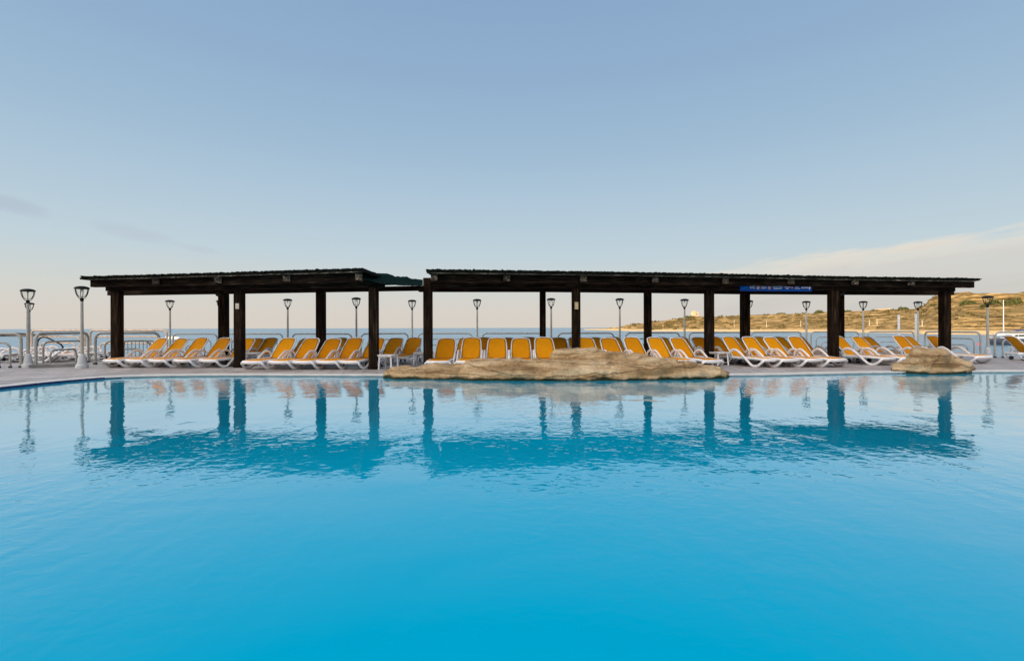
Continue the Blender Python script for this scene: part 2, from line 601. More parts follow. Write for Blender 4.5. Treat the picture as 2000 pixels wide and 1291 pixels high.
area = sum(pool[i].x * pool[(i + 1) % len(pool)].y - pool[(i + 1) % len(pool)].x * pool[i].y for i in range(len(pool)))
sgn = 1 if area > 0 else -1           # +1: counter-clockwise, right-hand normal points outwards
# coping: a flat stone lip round the pool with its rounded nose over the water
b = MB()
o_in, o_mid, o_out = offset_loop(pool, -0.035 * sgn), offset_loop(pool, 0.0), offset_loop(pool, 0.34 * sgn)
rows = []
for loop, z in ((o_out, 0.002), (o_out, 0.014), (o_mid, 0.016), (o_in, 0.004), (o_in, -0.016), (o_mid, -0.022)):
    rows.append([(p.x, p.y, z) for p in loop] + [(loop[0].x, loop[0].y, z)])
b.grid(rows)
tag(b.build('pool_coping', M['coping'], auto=40), kind='structure')
# pool wall below the coping, dark blue tile along the left bend, and the floor
b = MB()
k = len(pool)
for i in range(k):
    p, q = pool[i], pool[(i + 1) % k]
    mi = 0 if (p.x < -9.85 and p.y > -1) else 1
    b.add([(p.x, p.y, -1.6), (q.x, q.y, -1.6), (q.x, q.y, -0.02), (p.x, p.y, -0.02)], [(0, 1, 2, 3)], mi)
tag(b.build('pool_wall', [M['tile'], M['coping']]), kind='structure')
b = MB()
b.add([(p.x, p.y, WL) for p in pool] + [(0, 6, WL)], [((i, (i + 1) % k, k) if sgn > 0 else ((i + 1) % k, i, k)) for i in range(k)])
tag(b.build('pool_water', M['pool']), kind='structure')
b = MB()
b.add([(p.x, p.y, -1.6) for p in pool] + [(0, 6, -1.6)], [(i, (i + 1) % k, k) for i in range(k)])
tag(b.build('pool_floor', M['coping']), kind='structure')
# tile band standing above the water along the left bend of the pool
b = MB()
seg = [p for p in pool if p.x < -9.85 and p.y > -0.5]
seg.sort(key=lambda p: (p.y, p.x))
rows = [[], [], [], []]
for i, p in enumerate(seg):
    lift = 0.008 * min(1.0, max(0.0, (12.45 - p.y) / 1.6))
    c = Vector((0, 6))
    nrm = (seg[min(i + 1, len(seg) - 1)] - seg[max(i - 1, 0)]).normalized()
    nrm = Vector((nrm.y, -nrm.x))
    rows[0].append((p.x + nrm.x * 0.06, p.y + nrm.y * 0.06, -0.3))
    rows[1].append((p.x + nrm.x * 0.06, p.y + nrm.y * 0.06, 0.004 + lift))
    rows[2].append((p.x - nrm.x * 0.02, p.y - nrm.y * 0.02, 0.004 + lift))
    rows[3].append((p.x - nrm.x * 0.02, p.y - nrm.y * 0.02, -0.01))
b.grid(rows)
tag(b.build('pool_tile_band', M['tile'], auto=40), kind='structure')

SEA = -3.0
b = MB()
b.add([(-40000, -300, SEA), (40000, -300, SEA), (40000, 60000, SEA), (-40000, 60000, SEA)], [(0, 1, 2, 3)])
tag(b.build('sea', M['sea']), kind='structure')

# kerb step under the left railing
b = MB()
b.bar((X(60, 15.3), 15.3, 0.05), (X(152, 15.9), 15.9, 0.05), 0.5, 0.10)
tag(b.build('kerb', M['kerb'], bevel=0.01), kind='structure')

# ------------------------------------------------------------------ hillside across the bay


def lerp_tab(tab, x):
    if x <= tab[0][0]:
        return tab[0][1]
    for (a, u), (c, v) in zip(tab, tab[1:]):
        if x <= c:
            return u + (v - u) * (x - a) / (c - a)
    return tab[-1][1]


SHORE = [(1140, 880), (1230, 600), (1320, 530), (1450, 474), (1560, 420), (1660, 380), (1800, 285), (1900, 260), (2000, 240), (2300, 190), (2700, 150)]
RIDGE_PX = [(1140, 643), (1180, 641.5), (1205, 639), (1225, 635), (1262, 630.5), (1300, 626), (1340, 619.5), (1357, 618), (1400, 617.5), (1450, 616), (1500, 614.5),
            (1560, 612.5), (1600, 611), (1650, 608.5), (1700, 606), (1750, 604), (1790, 602), (1807, 597), (1815, 586), (1830, 579), (1850, 575.5), (1885, 572),
            (1915, 575), (1950, 575), (2000, 573.5), (2300, 560), (2700, 540)]
DEPTH = [(1140, 30), (1200, 70), (1300, 170), (1500, 230), (1700, 210), (1800, 190), (1900, 150), (2700, 140)]


def hill(x, t):
    """point of the hillside at photo column x, t = 0 shore .. 1 ridge .. 1.4 behind the ridge"""
    d0 = lerp_tab(SHORE, x)
    dr = d0 + lerp_tab(DEPTH, x)
    zr = HC + (yh(x) - lerp_tab(RIDGE_PX, x)) * dr / F
    d = d0 + (dr - d0) * t
    Hh = zr - SEA
    plateau = max(0.0, min(1.0, (x - 1795) / 30))
    if t <= 1:
        ts = max(0, t)
        e1 = ts ** 0.92
        # on the right the slope ends below a cliff that carries a plateau
        e2 = 0.74 * min(1, ts / 0.86) ** 0.85 if ts < 0.86 else 0.74 + 0.26 * min(1, (ts - 0.86) / 0.07)
        e = e1 * (1 - plateau) + e2 * plateau
    else:
        e = 1 - (t - 1) * 0.9
    px_ = X(x, d)
    z = SEA + Hh * e
    nz = noise.fractal(Vector((px_ * 0.02, d * 0.02, 1.3)), 1.0, 2.0, 5)
    am = min(1.0, ts * 5 if t <= 1 else 1) * min(1, Hh / 14)
    z += nz * 2.0 * am * (0.35 if t > 0.9 else 1)
    # stone terraces
    q = 1.9
    k_ = (z - SEA) / q + 0.35 * noise.noise(Vector((px_ * 0.012, d * 0.01, 5.1)))
    fr = k_ - floor(k_)
    st = floor(k_) + (0 if fr < 0.0 else min(1.0, max(0.0, (fr - 0.62) / 0.38)) ** 0.8)
    z = z * 0.3 + 0.7 * (SEA + (st - 0.35 * noise.noise(Vector((px_ * 0.012, d * 0.01, 5.1))) + 0.25) * q) if t > 0.02 and am > 0.2 else z
    z += noise.noise(Vector((px_ * 0.25, d * 0.25, z * 0.3))) * 0.35 * am
    if t <= 0:
        z = SEA - 0.6
    return Vector((px_, d, z))


def hill_mat():
    m = bpy.data.materials.new('dry_limestone_hillside')
    m.use_nodes = True
    t = NT(m.node_tree)
    b = m.node_tree.nodes['Principled BSDF']
    g = t.n('ShaderNodeNewGeometry')
    pos, nor = g.outputs['Position'], g.outputs['Normal']
    mp = t.n('ShaderNodeMapping', {'Vector': pos, 'Scale': (0.17, 0.17, 3.2)}).outputs[0]
    n1 = t.n('ShaderNodeTexNoise', {'Vector': mp, 'Scale': 0.35, 'Detail': 7.0, 'Roughness': 0.7}).outputs['Fac']
    n2 = t.n('ShaderNodeTexNoise', {'Vector': pos, 'Scale': 0.05, 'Detail': 6.0, 'Roughness': 0.65}).outputs['Fac']
    c = t.ramp(n1, [(0.38, (0.05, 0.038, 0.013)), (0.47, (0.18, 0.115, 0.042)), (0.56, (0.42, 0.27, 0.105)), (0.68, (0.62, 0.43, 0.21))])
    c = t.mix(t.smooth(n2, 0.50, 0.64), c, (0.20, 0.138, 0.052))
    z = t.n('ShaderNodeSeparateXYZ', {0: pos}).outputs[2]
    shore = t.smooth(t.math('ADD', z, t.math('MULTIPLY', n1, 2.0)), 0.8, -0.4)
    c = t.mix(shore, c, (0.55, 0.39, 0.20))
    m.node_tree.links.new(c, b.inputs['Base Color'])
    b.inputs['Roughness'].default_value = 0.95
    b.inputs['Specular IOR Level'].default_value = 0.1
    bp = t.n('ShaderNodeBump', {'Height': n1, 'Strength': 1.0, 'Distance': 1.2})
    m.node_tree.links.new(bp.outputs[0], b.inputs['Normal'])
    return m


M['hill'] = hill_mat()
b = MB()
cols = [1140 + i * 2.6 for i in range(int((2620 - 1140) / 2.6))]
ts = [-0.01, 0.0] + [0.012 + 0.012 * i for i in range(83)] + [1.03, 1.1, 1.2, 1.4]
b.grid([[hill(x, t) for x in cols] for t in ts])
tag(b.build('hillside', M['hill'], smooth=True), kind='structure')

# leafy masses
def leaf_mat(name, a, c):
    m = bpy.data.materials.new(name)
    m.use_nodes = True
    t = NT(m.node_tree)
    b = m.node_tree.nodes['Principled BSDF']
    g = t.n('ShaderNodeNewGeometry').outputs['Position']
    n1 = t.n('ShaderNodeTexNoise', {'Vector': g, 'Scale': 0.9, 'Detail': 4.0}).outputs['Fac']
    m.node_tree.links.new(t.ramp(n1, [(0.35, a), (0.65, c)]), b.inputs['Base Color'])
    b.inputs['Roughness'].default_value = 0.8
    b.inputs['Specular IOR Level'].default_value = 0.15
    return m


M['scrub'] = leaf_mat('dry_scrub', (0.058, 0.052, 0.018), (0.15, 0.112, 0.042))
M['leaf'] = leaf_mat('scrub_leaves', (0.045, 0.058, 0.018), (0.115, 0.115, 0.035))


def leaves(b, c, rx, ry, rz, n, size, rng):
    for _ in range(n):
        while True:
            p = Vector((rng.uniform(-1, 1), rng.uniform(-1, 1), rng.uniform(-0.2, 1)))
            if 0.25 < p.length < 1:
                break
        k = 0.8 + 0.45 * noise.noise(Vector((p.x * 2.3 + c[0], p.y * 2.3, p.z * 2.3 + c[1])))
        q = Vector((c[0] + p.x * rx * k, c[1] + p.y * ry * k, c[2] + p.z * rz * k))
        u = Vector((rng.gauss(0, 1), rng.gauss(0, 1), rng.gauss(0, 1))).normalized()
        v = u.orthogonal().normalized()
        wv = u.cross(v)
        s_ = size * rng.uniform(0.6, 1.4)
        b.add([q + v * s_, q + wv * s_ * 0.7, q - v * s_, q - wv * s_ * 0.7], [(0, 1, 2, 3)])


rng = random.Random(3)
# big clumps of trees on the ridge: (x centre, width px, height px, t, label)
CL = [(1601, 30, 9, 0.97, 'rounded green tree clump on the ridge just left of the thick right-hand pergola post'),
      (1653, 26, 5, 0.97, 'low dark scrub clump on the ridge just right of the thick right-hand post'),
      (1764, 24, 9, 0.98, 'dark green tree clump on the ridge left of the lamp near the last post'),
      (1893, 52, 12, 0.80, 'wide dark green tree clump below the golden cliff, left of the large right lamp'),
      (1938, 34, 12, 0.78, 'dark tree clump below the cliff between the large lamp and the tall mast'),
      (1982, 48, 17, 0.78, 'big bushy green clump below the cliff at the right end of the hillside'),
      (1922, 20, 9, 0.66, 'small olive bush on the slope right under the large lamp head'),
      (1528, 16, 4, 0.98, 'small green bush on the ridge left of the lamp under the blue sign'),
      (1347, 26, 6, 0.93, 'green scrub on the slope just below the pale watchtower'),
      (1825, 28, 6, 0.83, 'flat dark bush at the foot of the cliff left of the last post')]
for x, wp, hp, t_, lb in CL:
    base = hill(x, t_)
    d = base.y
    rx, rz = wp / 2 * d / F, hp * d / F
    b = MB()
    for j in range(5):
        ox = rng.uniform(-0.6, 0.6) * rx
        leaves(b, (base.x + ox, d + rng.uniform(-0.3, 0.3) * rx, base.z - rz * 0.15), rx * rng.uniform(0.35, 0.55), rx * 0.5, rz * rng.uniform(0.75, 1.1), 330, rz * 0.11, rng)
    tag(b.build('tree_clump', M['leaf']), lb, 'trees', 'tree clumps on the hillside')
# countless low scrub over the slope
b = MB()
for i in range(1500):
    x = rng.uniform(1235, 2300)
    t_ = rng.uniform(0.1, 0.97)
    p = hill(x, t_)
    if noise.noise(Vector((p.x * 0.02, p.y * 0.02, 9))) + 0.25 * rng.random() < 0.05:
        continue
    r_ = rng.uniform(0.6, 2.0) * (p.y / 350)
    leaves(b, (p.x, p.y, p.z - 0.1), r_ * 1.6, r_ * 1.2, r_ * 0.75, 22, r_ * 0.32, rng)
tag(b.build('hillside_scrub', M['scrub']), kind='stuff')

# watchtower on the ridge
tb = hill(1357, 0.99)
sc = tb.y / F
M['tower'] = mat('pale_tower_stone', (0.50, 0.375, 0.225), 0.9, 0.15, 0.6)
root = tag(empty('watchtower', (tb.x, tb.y, tb.z - 0.6), 0.35), 'pale square stone watchtower alone on the hilltop beyond the bay', 'tower')
b = MB(); b.box((0, 0, 2.8), (8.0, 7.0, 7.0), top=0.93)
b.build('tower_body', M['tower'], root)
b = MB(); b.box((-1.3, 0, 7.4), (4.0, 4.4, 2.2), top=0.96); b.box((3.0, 0, 6.6), (1.0, 5, 0.6))
b.build('turret', M['tower'], root)
b = MB(); b.box((0.5, -3.4, 3.6), (1.0, 0.4, 1.5))
b.build('window', M['dark'], root)
# stone ruin wall on the plateau
tb = hill(1722, 0.985)
b = MB()
for i in range(9):
    p = hill(1712 + i * 3.2, 0.985)
    b.box((p.x, p.y, p.z + 0.3), (1.25, 0.9, 1.6 + 0.7 * noise.noise(Vector((i * 1.7, 0, 0)))))
tag(b.build('rubble_wall', M['tower']), 'low rubble stone wall along the ridge right of the thick post', 'wall')

# thin poles along the coast road, tall mast on the right shore
PL = [(1434, 0.16, 14, 'slim utility pole on the far shore behind the left end of the blue sign'),
      (1497, 0.16, 13, 'slim utility pole on the far shore under the middle of the blue sign'),
      (1564, 0.16, 13, 'slim utility pole on the far shore left of the lamp beyond the sign'),
      (1698, 0.16, 11, 'slim utility pole on the far shore left of the plain white post'),
      (1713, 0.18, 11, 'slim utility pole on the far shore next to the plain white post'),
      (1801, 0.15, 13, 'slim utility pole on the far shore right of the lamp by the last pergola post')]
M['shore_pole'] = mat('pale_pole', (0.66, 0.60, 0.48), 0.6, 0.1, 1)
for x, t_, hp, lb in PL:
    p = hill(x, t_)
    h_ = hp * p.y / F
    b = MB()
    b.tube([(p.x, p.y, p.z - 0.3), (p.x, p.y, p.z + h_)], [0.16, 0.10], 8)
    b.bar((p.x - 0.45, p.y, p.z + h_ - 0.3), (p.x + 0.45, p.y, p.z + h_ - 0.3), 0.1, 0.1)
    tag(b.build('utility_pole', M['shore_pole']), lb, 'pole', 'utility poles on the far shore')

# ------------------------------------------------------------------ dark rocks awash off the left shore
b = MB()
for i in range(46):
    x = -120 + i * 6.0
    d = 290 + 50 * noise.noise(Vector((i * 0.37, 0, 0)))
    r_ = 3.2 + 2.4 * noise.noise(Vector((i * 0.9, 3, 0)))
    r_ *= max(0.25, min(1, (150 - x) / 120))
    vs, fs = [], []
    for u in range(6):
        for v in range(10):
            a, e = 2 * pi * v / 10, (u / 5) * pi / 2
            k_ = 1 + 0.3 * noise.noise(Vector((cos(a) * 1.3 + i, sin(a) * 1.3, e)))
            vs.append((X(x, d) + cos(a) * cos(e) * r_ * 1.5 * k_, d + sin(a) * cos(e) * r_ * 1.5 * k_, SEA - 0.2 + sin(e) * r_ * 0.55 * k_))
    for u in range(5):
        for v in range(10):
            fs.append((u * 10 + v, u * 10 + (v + 1) % 10, u * 10 + 10 + (v + 1) % 10, u * 10 + 10 + v))
    b.add(vs, fs)
M['reef'] = mat('dark_reef_rock', (0.055, 0.042, 0.03), 0.9, 0.4, 0.4)
tag(b.build('reef', M['reef'], smooth=True), kind='structure')

# ------------------------------------------------------------------ pool rocks


def rock_body(b, prof, dc, nu, seed, bands, sink=-0.35):
    """prof: rows (photo x, top height, half depth, centre depth); a lumpy stratified boulder"""
    rows = []
    for i in range(nu + 1):
        u = i / nu
        xx = prof[0][0] + (prof[-1][0] - prof[0][0]) * u
        hgt = lerp_tab([(p[0], p[1]) for p in prof], xx)
        hd = lerp_tab([(p[0], p[2]) for p in prof], xx)
        cd = lerp_tab([(p[0], p[3]) for p in prof], xx)
        row = []
        nv = 40
        endk = 1.0
        for j in range(nv + 1):
            a = pi * j / nv
            cy = -cos(a)
            sz_ = sin(a)
            yy = (abs(cy) ** 0.75) * (1 if cy > 0 else -1)
            zz = sink + (hgt - sink) * (sz_ ** 0.5)
            wy = cd + hd * yy
            wx = X(xx, wy)
            p = Vector((wx, wy, zz))
            out = Vector((0, yy, max(0, (zz - sink) / (hgt - sink + 1e-6)) * 0.8))
            if out.length > 0:
                out.normalize()
            n1 = noise.fractal(Vector((p.x * 0.8 + seed, p.y * 0.9, p.z * 1.6)), 1.0, 2.0, 3)
            n2 = noise.fractal(Vector((p.x * 3.1 + seed, p.y * 3.1, p.z * 7)), 0.9, 2.0, 4)
            # bedding ledges that wander along the rock
            zb = zz + 0.07 * noise.noise(Vector((p.x * 0.55 + seed, 2.2, 0))) - 0.02 * p.x * 0.2
            led = 0
            for z0, depth, wd in bands:
                led -= depth * exp(-((zb - z0) / wd) ** 2)
            # upright joints
            jn = noise.noise(Vector((p.x * 0.75 + seed * 3, 7.7, zz * 0.6)))
            led -= 0.05 * exp(-(jn / 0.035) ** 2)
            p += out * (n1 * 0.13 + n2 * 0.045 + led)
            row.append(p)
        rows.append(row)
    b.grid(rows)
    for r in (rows[0], rows[-1]):
        b.add(r, [tuple(range(len(r)))])


def rh(y, d, x):
    return HC + (yh(x) - y) * d / F


pts = [(749, 734, 0.25), (755, 724, 0.45), (770, 716, 0.6), (800, 713, 0.7), (860, 711, 0.75), (897, 709, 0.8), (908, 702, 0.88), (930, 699, 0.9), (1000, 697, 0.95), (1075, 696, 0.98),
       (1150, 696, 0.98), (1225, 698, 0.95), (1275, 700, 0.92), (1320, 702, 0.88), (1360, 709, 0.8), (1405, 715, 0.7), (1420, 724, 0.55), (1430, 735, 0.25)]
b = MB()
rock_body(b, [(x, rh(y, 12.55, x) - 0.02, hd, 12.5 - 0.10 * sin((x - 749) / 681 * pi)) for x, y, hd in pts], 12.5, 420, 0.0,
          [(0.31, 0.06, 0.028), (0.13, 0.025, 0.03), (0.44, 0.03, 0.02)])
# the upper slab that lies on its back
pts2 = [(1074, 692, 0.2), (1080, 685, 0.35), (1100, 682, 0.42), (1150, 684, 0.45), (1190, 687, 0.42), (1225, 691, 0.4), (1262, 694, 0.35), (1278, 698, 0.2)]
rock_body(b, [(x, rh(y, 12.75, x), hd, 12.72) for x, y, hd in pts2], 12.7, 150, 4.0, [(0.55, 0.04, 0.02)], sink=0.2)
tag(b.build('pool_rock', M['rock'], smooth=True), 'long low layered tan rock lying along the pool edge', 'rock', 'artificial rocks at the pool edge')
pts3 = [(1739, 726, 0.35), (1746, 710, 0.5), (1765, 704, 0.55), (1776, 695, 0.58), (1782, 685, 0.6), (1800, 682, 0.62), (1830, 682, 0.62), (1846, 686, 0.6), (1858, 698, 0.58), (1880, 701, 0.55),
        (1897, 705, 0.5), (1902, 714, 0.42), (1909, 726, 0.25)]
b = MB()
rock_body(b, [(x, rh(y, 13.5, x), hd, 13.5) for x, y, hd in pts3], 13.5, 170, 11.0, [(0.24, 0.07, 0.05)])
tag(b.build('pool_rock', M['rock'], smooth=True), 'small brown boulder at the pool edge near the right end of the pergola', 'rock', 'artificial rocks at the pool edge')

# ------------------------------------------------------------------ pergolas
PS = 0.25


def pergola(label, fronts, backs, roof, beams_h, purl, seed, end_left, end_right, tall=(), fas=()):
    """fronts/backs: (photo x, depth); roof: (photo x, y top, depth) along the front edge; purl: (photo x, post index)"""
    rg = random.Random(seed)
    o0 = Vector((X(fronts[0][0], fronts[0][1]), fronts[0][1], 0))
    root = tag(empty('pergola', o0), label, 'pergola', 'pergolas along the pool')
    bot = 2.40
    fp, bp_ = [], []

    def part(mb, name, mt, **kw):
        mb.v = [tuple(Vector(v) - o0) for v in mb.v]
        return mb.build(name, mt, root, **kw)
    for i, (x, d) in enumerate(fronts):
        p = Vector((X(x, d), d, 0))
        fp.append(p)
        b = MB()
        hh = tall[i] if i < len(tall) and tall[i] else bot
        b.box((p.x, p.y, hh / 2), (PS, PS, hh))
        # slightly thicker stained foot
        b.box((p.x, p.y, 0.05), (PS + 0.04, PS + 0.04, 0.10))
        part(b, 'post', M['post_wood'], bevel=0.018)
    for x, d, wdt in backs:
        p = Vector((X(x, d), d, 0))
        bp_.append(p)
        b = MB()
        b.box((p.x, p.y, bot / 2), (wdt, wdt, bot))
        part(b, 'post', M['post_wood'], bevel=0.015)
    up = Vector((0, 0, 1))
    for row, wd in ((fp, 0.2), (bp_, 0.18)):
        for i, (p, q) in enumerate(zip(row, row[1:])):
            b = MB()
            t_ = (q - p).normalized()
            a0 = p - t_ * (0.0 if i else 0.32) + t_ * (0.003 if i else 0)
            if i == 0 and tall and row is fp:
                a0 = p + t_ * (PS / 2 + 0.003)
            a1 = q + t_ * (0.32 if i == len(row) - 2 else 0)
            hz = beams_h
            b.bar(a0 + up * (bot + 0.002 + hz / 2 - (0.004 if row is bp_ else 0)), a1 + up * (bot + 0.002 + hz / 2 - (0.004 if row is bp_ else 0)), wd, hz)
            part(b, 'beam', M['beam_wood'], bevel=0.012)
    # cross purlins on top of the beams, their grey ends showing in front
    rtab_d = [(x, d) for x, y, d in roof]
    rtab_y = [(x, y) for x, y, d in roof]
    pb = bot + beams_h + 0.006
    for x, dback in purl:
        d = lerp_tab(rtab_d, x) + 0.06
        p = Vector((X(x, d), d, pb + 0.09))
        q = Vector((p.x + (X(x, dback) - p.x) * 0.9, dback, pb + 0.09))
        b = MB()
        b.bar(p, q, 0.19, 0.18)
        part(b, 'purlin', M['purlin_wood'], bevel=0.012)
    # dark edge plank at purlin height along the whole front, its end faces showing at the open ends
    ends = [e for e in fas]
    for (xa, xb) in zip(ends, ends[1:]):
        b = MB()
        da, db = lerp_tab(rtab_d, xa) + 0.28, lerp_tab(rtab_d, xb) + 0.28
        pa_ = Vector((X(xa, da), da, pb + 0.068))
        qb_ = Vector((X(xb, db), db, pb + 0.068))
        tt_ = (qb_ - pa_).normalized()
        b.bar(pa_, qb_ - tt_ * 0.004, 0.16, 0.235)
        part(b, 'edge_plank', M['beam_wood'], bevel=0.01)
    # battens on the purlins
    x0, x1 = roof[0][0], roof[-1][0]
    nst = 14
    for off, nm in ((0.0, 'edge_batten'), (1.0, 'batten'), (2.0, 'batten'), (3.0, 'batten'), (4.0, 'batten')):
        b = MB()
        pl = []
        for i in range(nst + 1):
            x = x0 + (x1 - x0) * i / nst
            d = lerp_tab(rtab_d, x)
            zt = HC + (yh(x) - lerp_tab(rtab_y, x)) * d / F - 0.104
            pl.append(Vector((X(x, d) - 0.0 * off, d + off - 0.01, max(zt, pb + 0.203) if nm == 'batten' else zt)))
        for p, q in zip(pl, pl[1:]):
            b.bar(p, q, 0.05, 0.035)
        part(b, nm, M['batten_wood'])
    # brushwood mat: thousands of thin dark reeds laid from front to back
    b = MB()
    xx = x0 + end_left
    while xx < x1 + end_right:
        xc = min(max(xx, x0), x1)
        d = lerp_tab(rtab_d, xc)
        zt = HC + (yh(xc) - lerp_tab(rtab_y, xc)) * d / F
        r_ = rg.uniform(0.012, 0.02)
        for lay in range(4):
            jx = rg.uniform(-0.6, 0.6)
            d0 = d + rg.uniform(-0.07, 0.05)
            d1 = d + 4.2 + rg.uniform(-0.2, 0.3)
            zc = zt - 0.014 - lay * 0.021 + rg.uniform(-0.008, 0.010) + (rg.random() < 0.06) * 0.012
            p = Vector((X(xx + jx, d), d0, zc))
            q = Vector((p.x + rg.uniform(-0.08, 0.08), d1, zc + 0.02))
            b.bar(p, q, r_ * 2.2, r_ * 1.9)
        xx += rg.uniform(1.2, 2.0)
    # a few loose canes that stick out at the open end
    for e, sg in ((x0 + end_left, -1), (x1 + end_right, 1)):
        if (sg < 0 and end_left < 0) or (sg > 0 and end_right > 0):
            d = lerp_tab(rtab_d, min(max(e, x0), x1))
            for j in range(9):
                zt = HC + (yh(e) - lerp_tab(rtab_y, min(max(e, x0), x1))) * d / F
                p = Vector((X(e, d) + sg * rg.uniform(0.02, 0.30), d + rg.uniform(-0.05, 3.5), zt - rg.uniform(0.0, 0.05)))
                q = p - Vector((sg * rg.uniform(0.8, 1.6), rg.uniform(-0.3, 0.3), rg.uniform(-0.02, 0.02)))
                b.bar(p, q, 0.03, 0.02)
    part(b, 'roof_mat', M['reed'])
    return root


pergola('shorter dark timber pergola with a brushwood roof, on the left of the pool',
        [(229, 15.7), (468, 15.2), (730, 14.4)],
        [(229, 17.7, 0.24), (437, 17.1, 0.26), (627, 16.4, 0.26), (834, 15.75, 0.2)],
        [(172, 540, 15.2), (430, 532.5, 14.6), (708, 524, 13.7)],
        0.15, [(426, 17.6), (701, 16.9), (560, 17.2), (305, 17.9)], 5, -14, 0, fas=(181, 436, 700))
pergola('long dark timber pergola with a brushwood roof, on the right carrying the blue sign',
        [(836, 14.7), (1125, 15.1), (1385, 15.8), (1627, 16.2), (1845, 16.8)],
        [(837, 16.35, 0.2), (1060, 16.5, 0.2), (1265, 17.1, 0.23), (1455, 17.9, 0.27), (1639, 18.3, 0.25), (1845, 18.7, 0.22)],
        [(834, 526, 14.0), (1130, 530, 14.4), (1400, 534.5, 15.1), (1640, 540, 15.7), (1903, 543.5, 16.3)],
        0.15, [(848, 16.8), (1140, 17.3), (1417, 18.0), (1670, 18.7), (990, 17.1), (1280, 17.6), (1545, 18.4), (1780, 19.0)], 9, 0, 9, tall=(2.69,), fas=(843, 1130, 1400, 1640, 1899))

# drooping shade net between the two roofs
b = MB()
lo = [(706, 540), (716, 546), (740, 553), (780, 557), (800, 557.5), (826, 557.5)]
hi = [(706, 524), (718, 527.5), (736, 533.5), (758, 534.5), (773, 540), (795, 540.5), (802, 544), (827, 546.5)]
rows = []
for j in range(9):
    v = j / 8
    row = []
    for i in range(61):
        x = 706 + 120 * i / 60
        d = 13.85 + v * 2.2
        yl, yu = lerp_tab(lo, x), lerp_tab(hi, x)
        z0, z1 = P(x, yl, 13.85).z, P(x, yu, 16.05).z
        p = Vector((X(x, d), d, z0 + (z1 - z0) * v - 0.05 * sin(pi * v)))
        p.z += 0.018 * noise.noise(Vector((i * 0.35, j * 0.5, 2)))
        row.append(p)
    rows.append(row)
b.grid(rows)
ob = tag(b.build('shade_net', M['net'], smooth=True), 'dark green shade net drooping between the two pergola roofs', 'shade net')
sm = ob.modifiers.new('thick', 'SOLIDIFY')
sm.thickness = 0.012

# ------------------------------------------------------------------ blue sign on the beam
M['sign'] = mat('sign_blue', (0.0, 0.075, 0.40), 0.5, 0.06, 3, spec=0.1)
M['sign_white'] = mat('sign_white', (0.75, 0.80, 0.85), 0.4, 0.03)
M['sign_cyan'] = mat('sign_cyan', (0.02, 0.42, 0.68), 0.4, 0.05)
M['sign_red'] = mat('sign_red', (0.60, 0.05, 0.06), 0.4, 0.05)
pa, pb = Vector((X(1385, 15.8), 15.8, 0)), Vector((X(1627, 16.2), 16.2, 0))
tb_ = (pb - pa).normalized()
nb_ = Vector((tb_.y, -tb_.x, 0))


def on_beam(x):
    """point of the beam's front face seen in photo column x"""
    k_ = (x - 1000) / F
    s_ = (k_ * pa.y - pa.x) / (tb_.x - k_ * tb_.y)
    return pa + tb_ * s_ + nb_ * 0.115


q0, q1 = on_beam(1441), on_beam(1580)
mid = (q0 + q1) / 2
wS = (q1 - q0).length
zS = 2.475
root = empty('sign_board', (mid.x, mid.y, zS), atan2(tb_.y, tb_.x))
tag(root, 'long blue sign board with white lettering and round symbols on the pergola beam', 'sign')
hS = 0.235
b = MB(); b.box((0, -0.012, 0), (wS, 0.024, hS)); b.build('panel', M['sign'], root, bevel=0.004)
px2 = wS / 1740.0     # one pixel of the enlarged sign view, which runs 140..1880


def sx_(u):
    return (u - 1010) * px2


yf = -0.0265
rg = random.Random(12)


def words(b, u0, u1, zc, hgt):
    u = u0
    while u < u1:
        l_ = rg.uniform(10, 22)
        e = min(u + l_, u1)
        b.box(((sx_(u) + sx_(e)) / 2, yf, zc + rg.uniform(-0.002, 0.002)), (sx_(e) - sx_(u), 0.003, hgt * rg.uniform(0.8, 1.05)))
        u = e + rg.choice((4, 5, 5, 11))


for lines in (((370, 505, 0.028), (375, 500, -0.022)), ((640, 780, 0.028), (640, 780, -0.022)), ((910, 1170, 0.040), (940, 1160, 0.002), (945, 1150, -0.036)),
              ((1200, 1360, 0.018), (1230, 1320, -0.030)), ((1475, 1570, 0.022), (1455, 1595, -0.024)), ((1625, 1780, 0.0),)):
    for u0, u1, z_ in lines:
        b = MB()
        words(b, u0, u1, z_, 0.026 if len(lines) > 1 else 0.05)
        b.build('lettering', M['sign_white'], root)


def disc(b, u, z_, r_, y_, m=0, n=24, sc=1):
    vs = [(sx_(u) + r_ * cos(2 * pi * i / n), y_, z_ + r_ * sin(2 * pi * i / n)) for i in range(n)]
    vs2 = [(a, yf + 0.004, c) for a, _, c in vs]
    b.add(vs + vs2, [tuple(range(n))] + [(i, i + n, (i + 1) % n + n, (i + 1) % n) for i in range(n)], m)


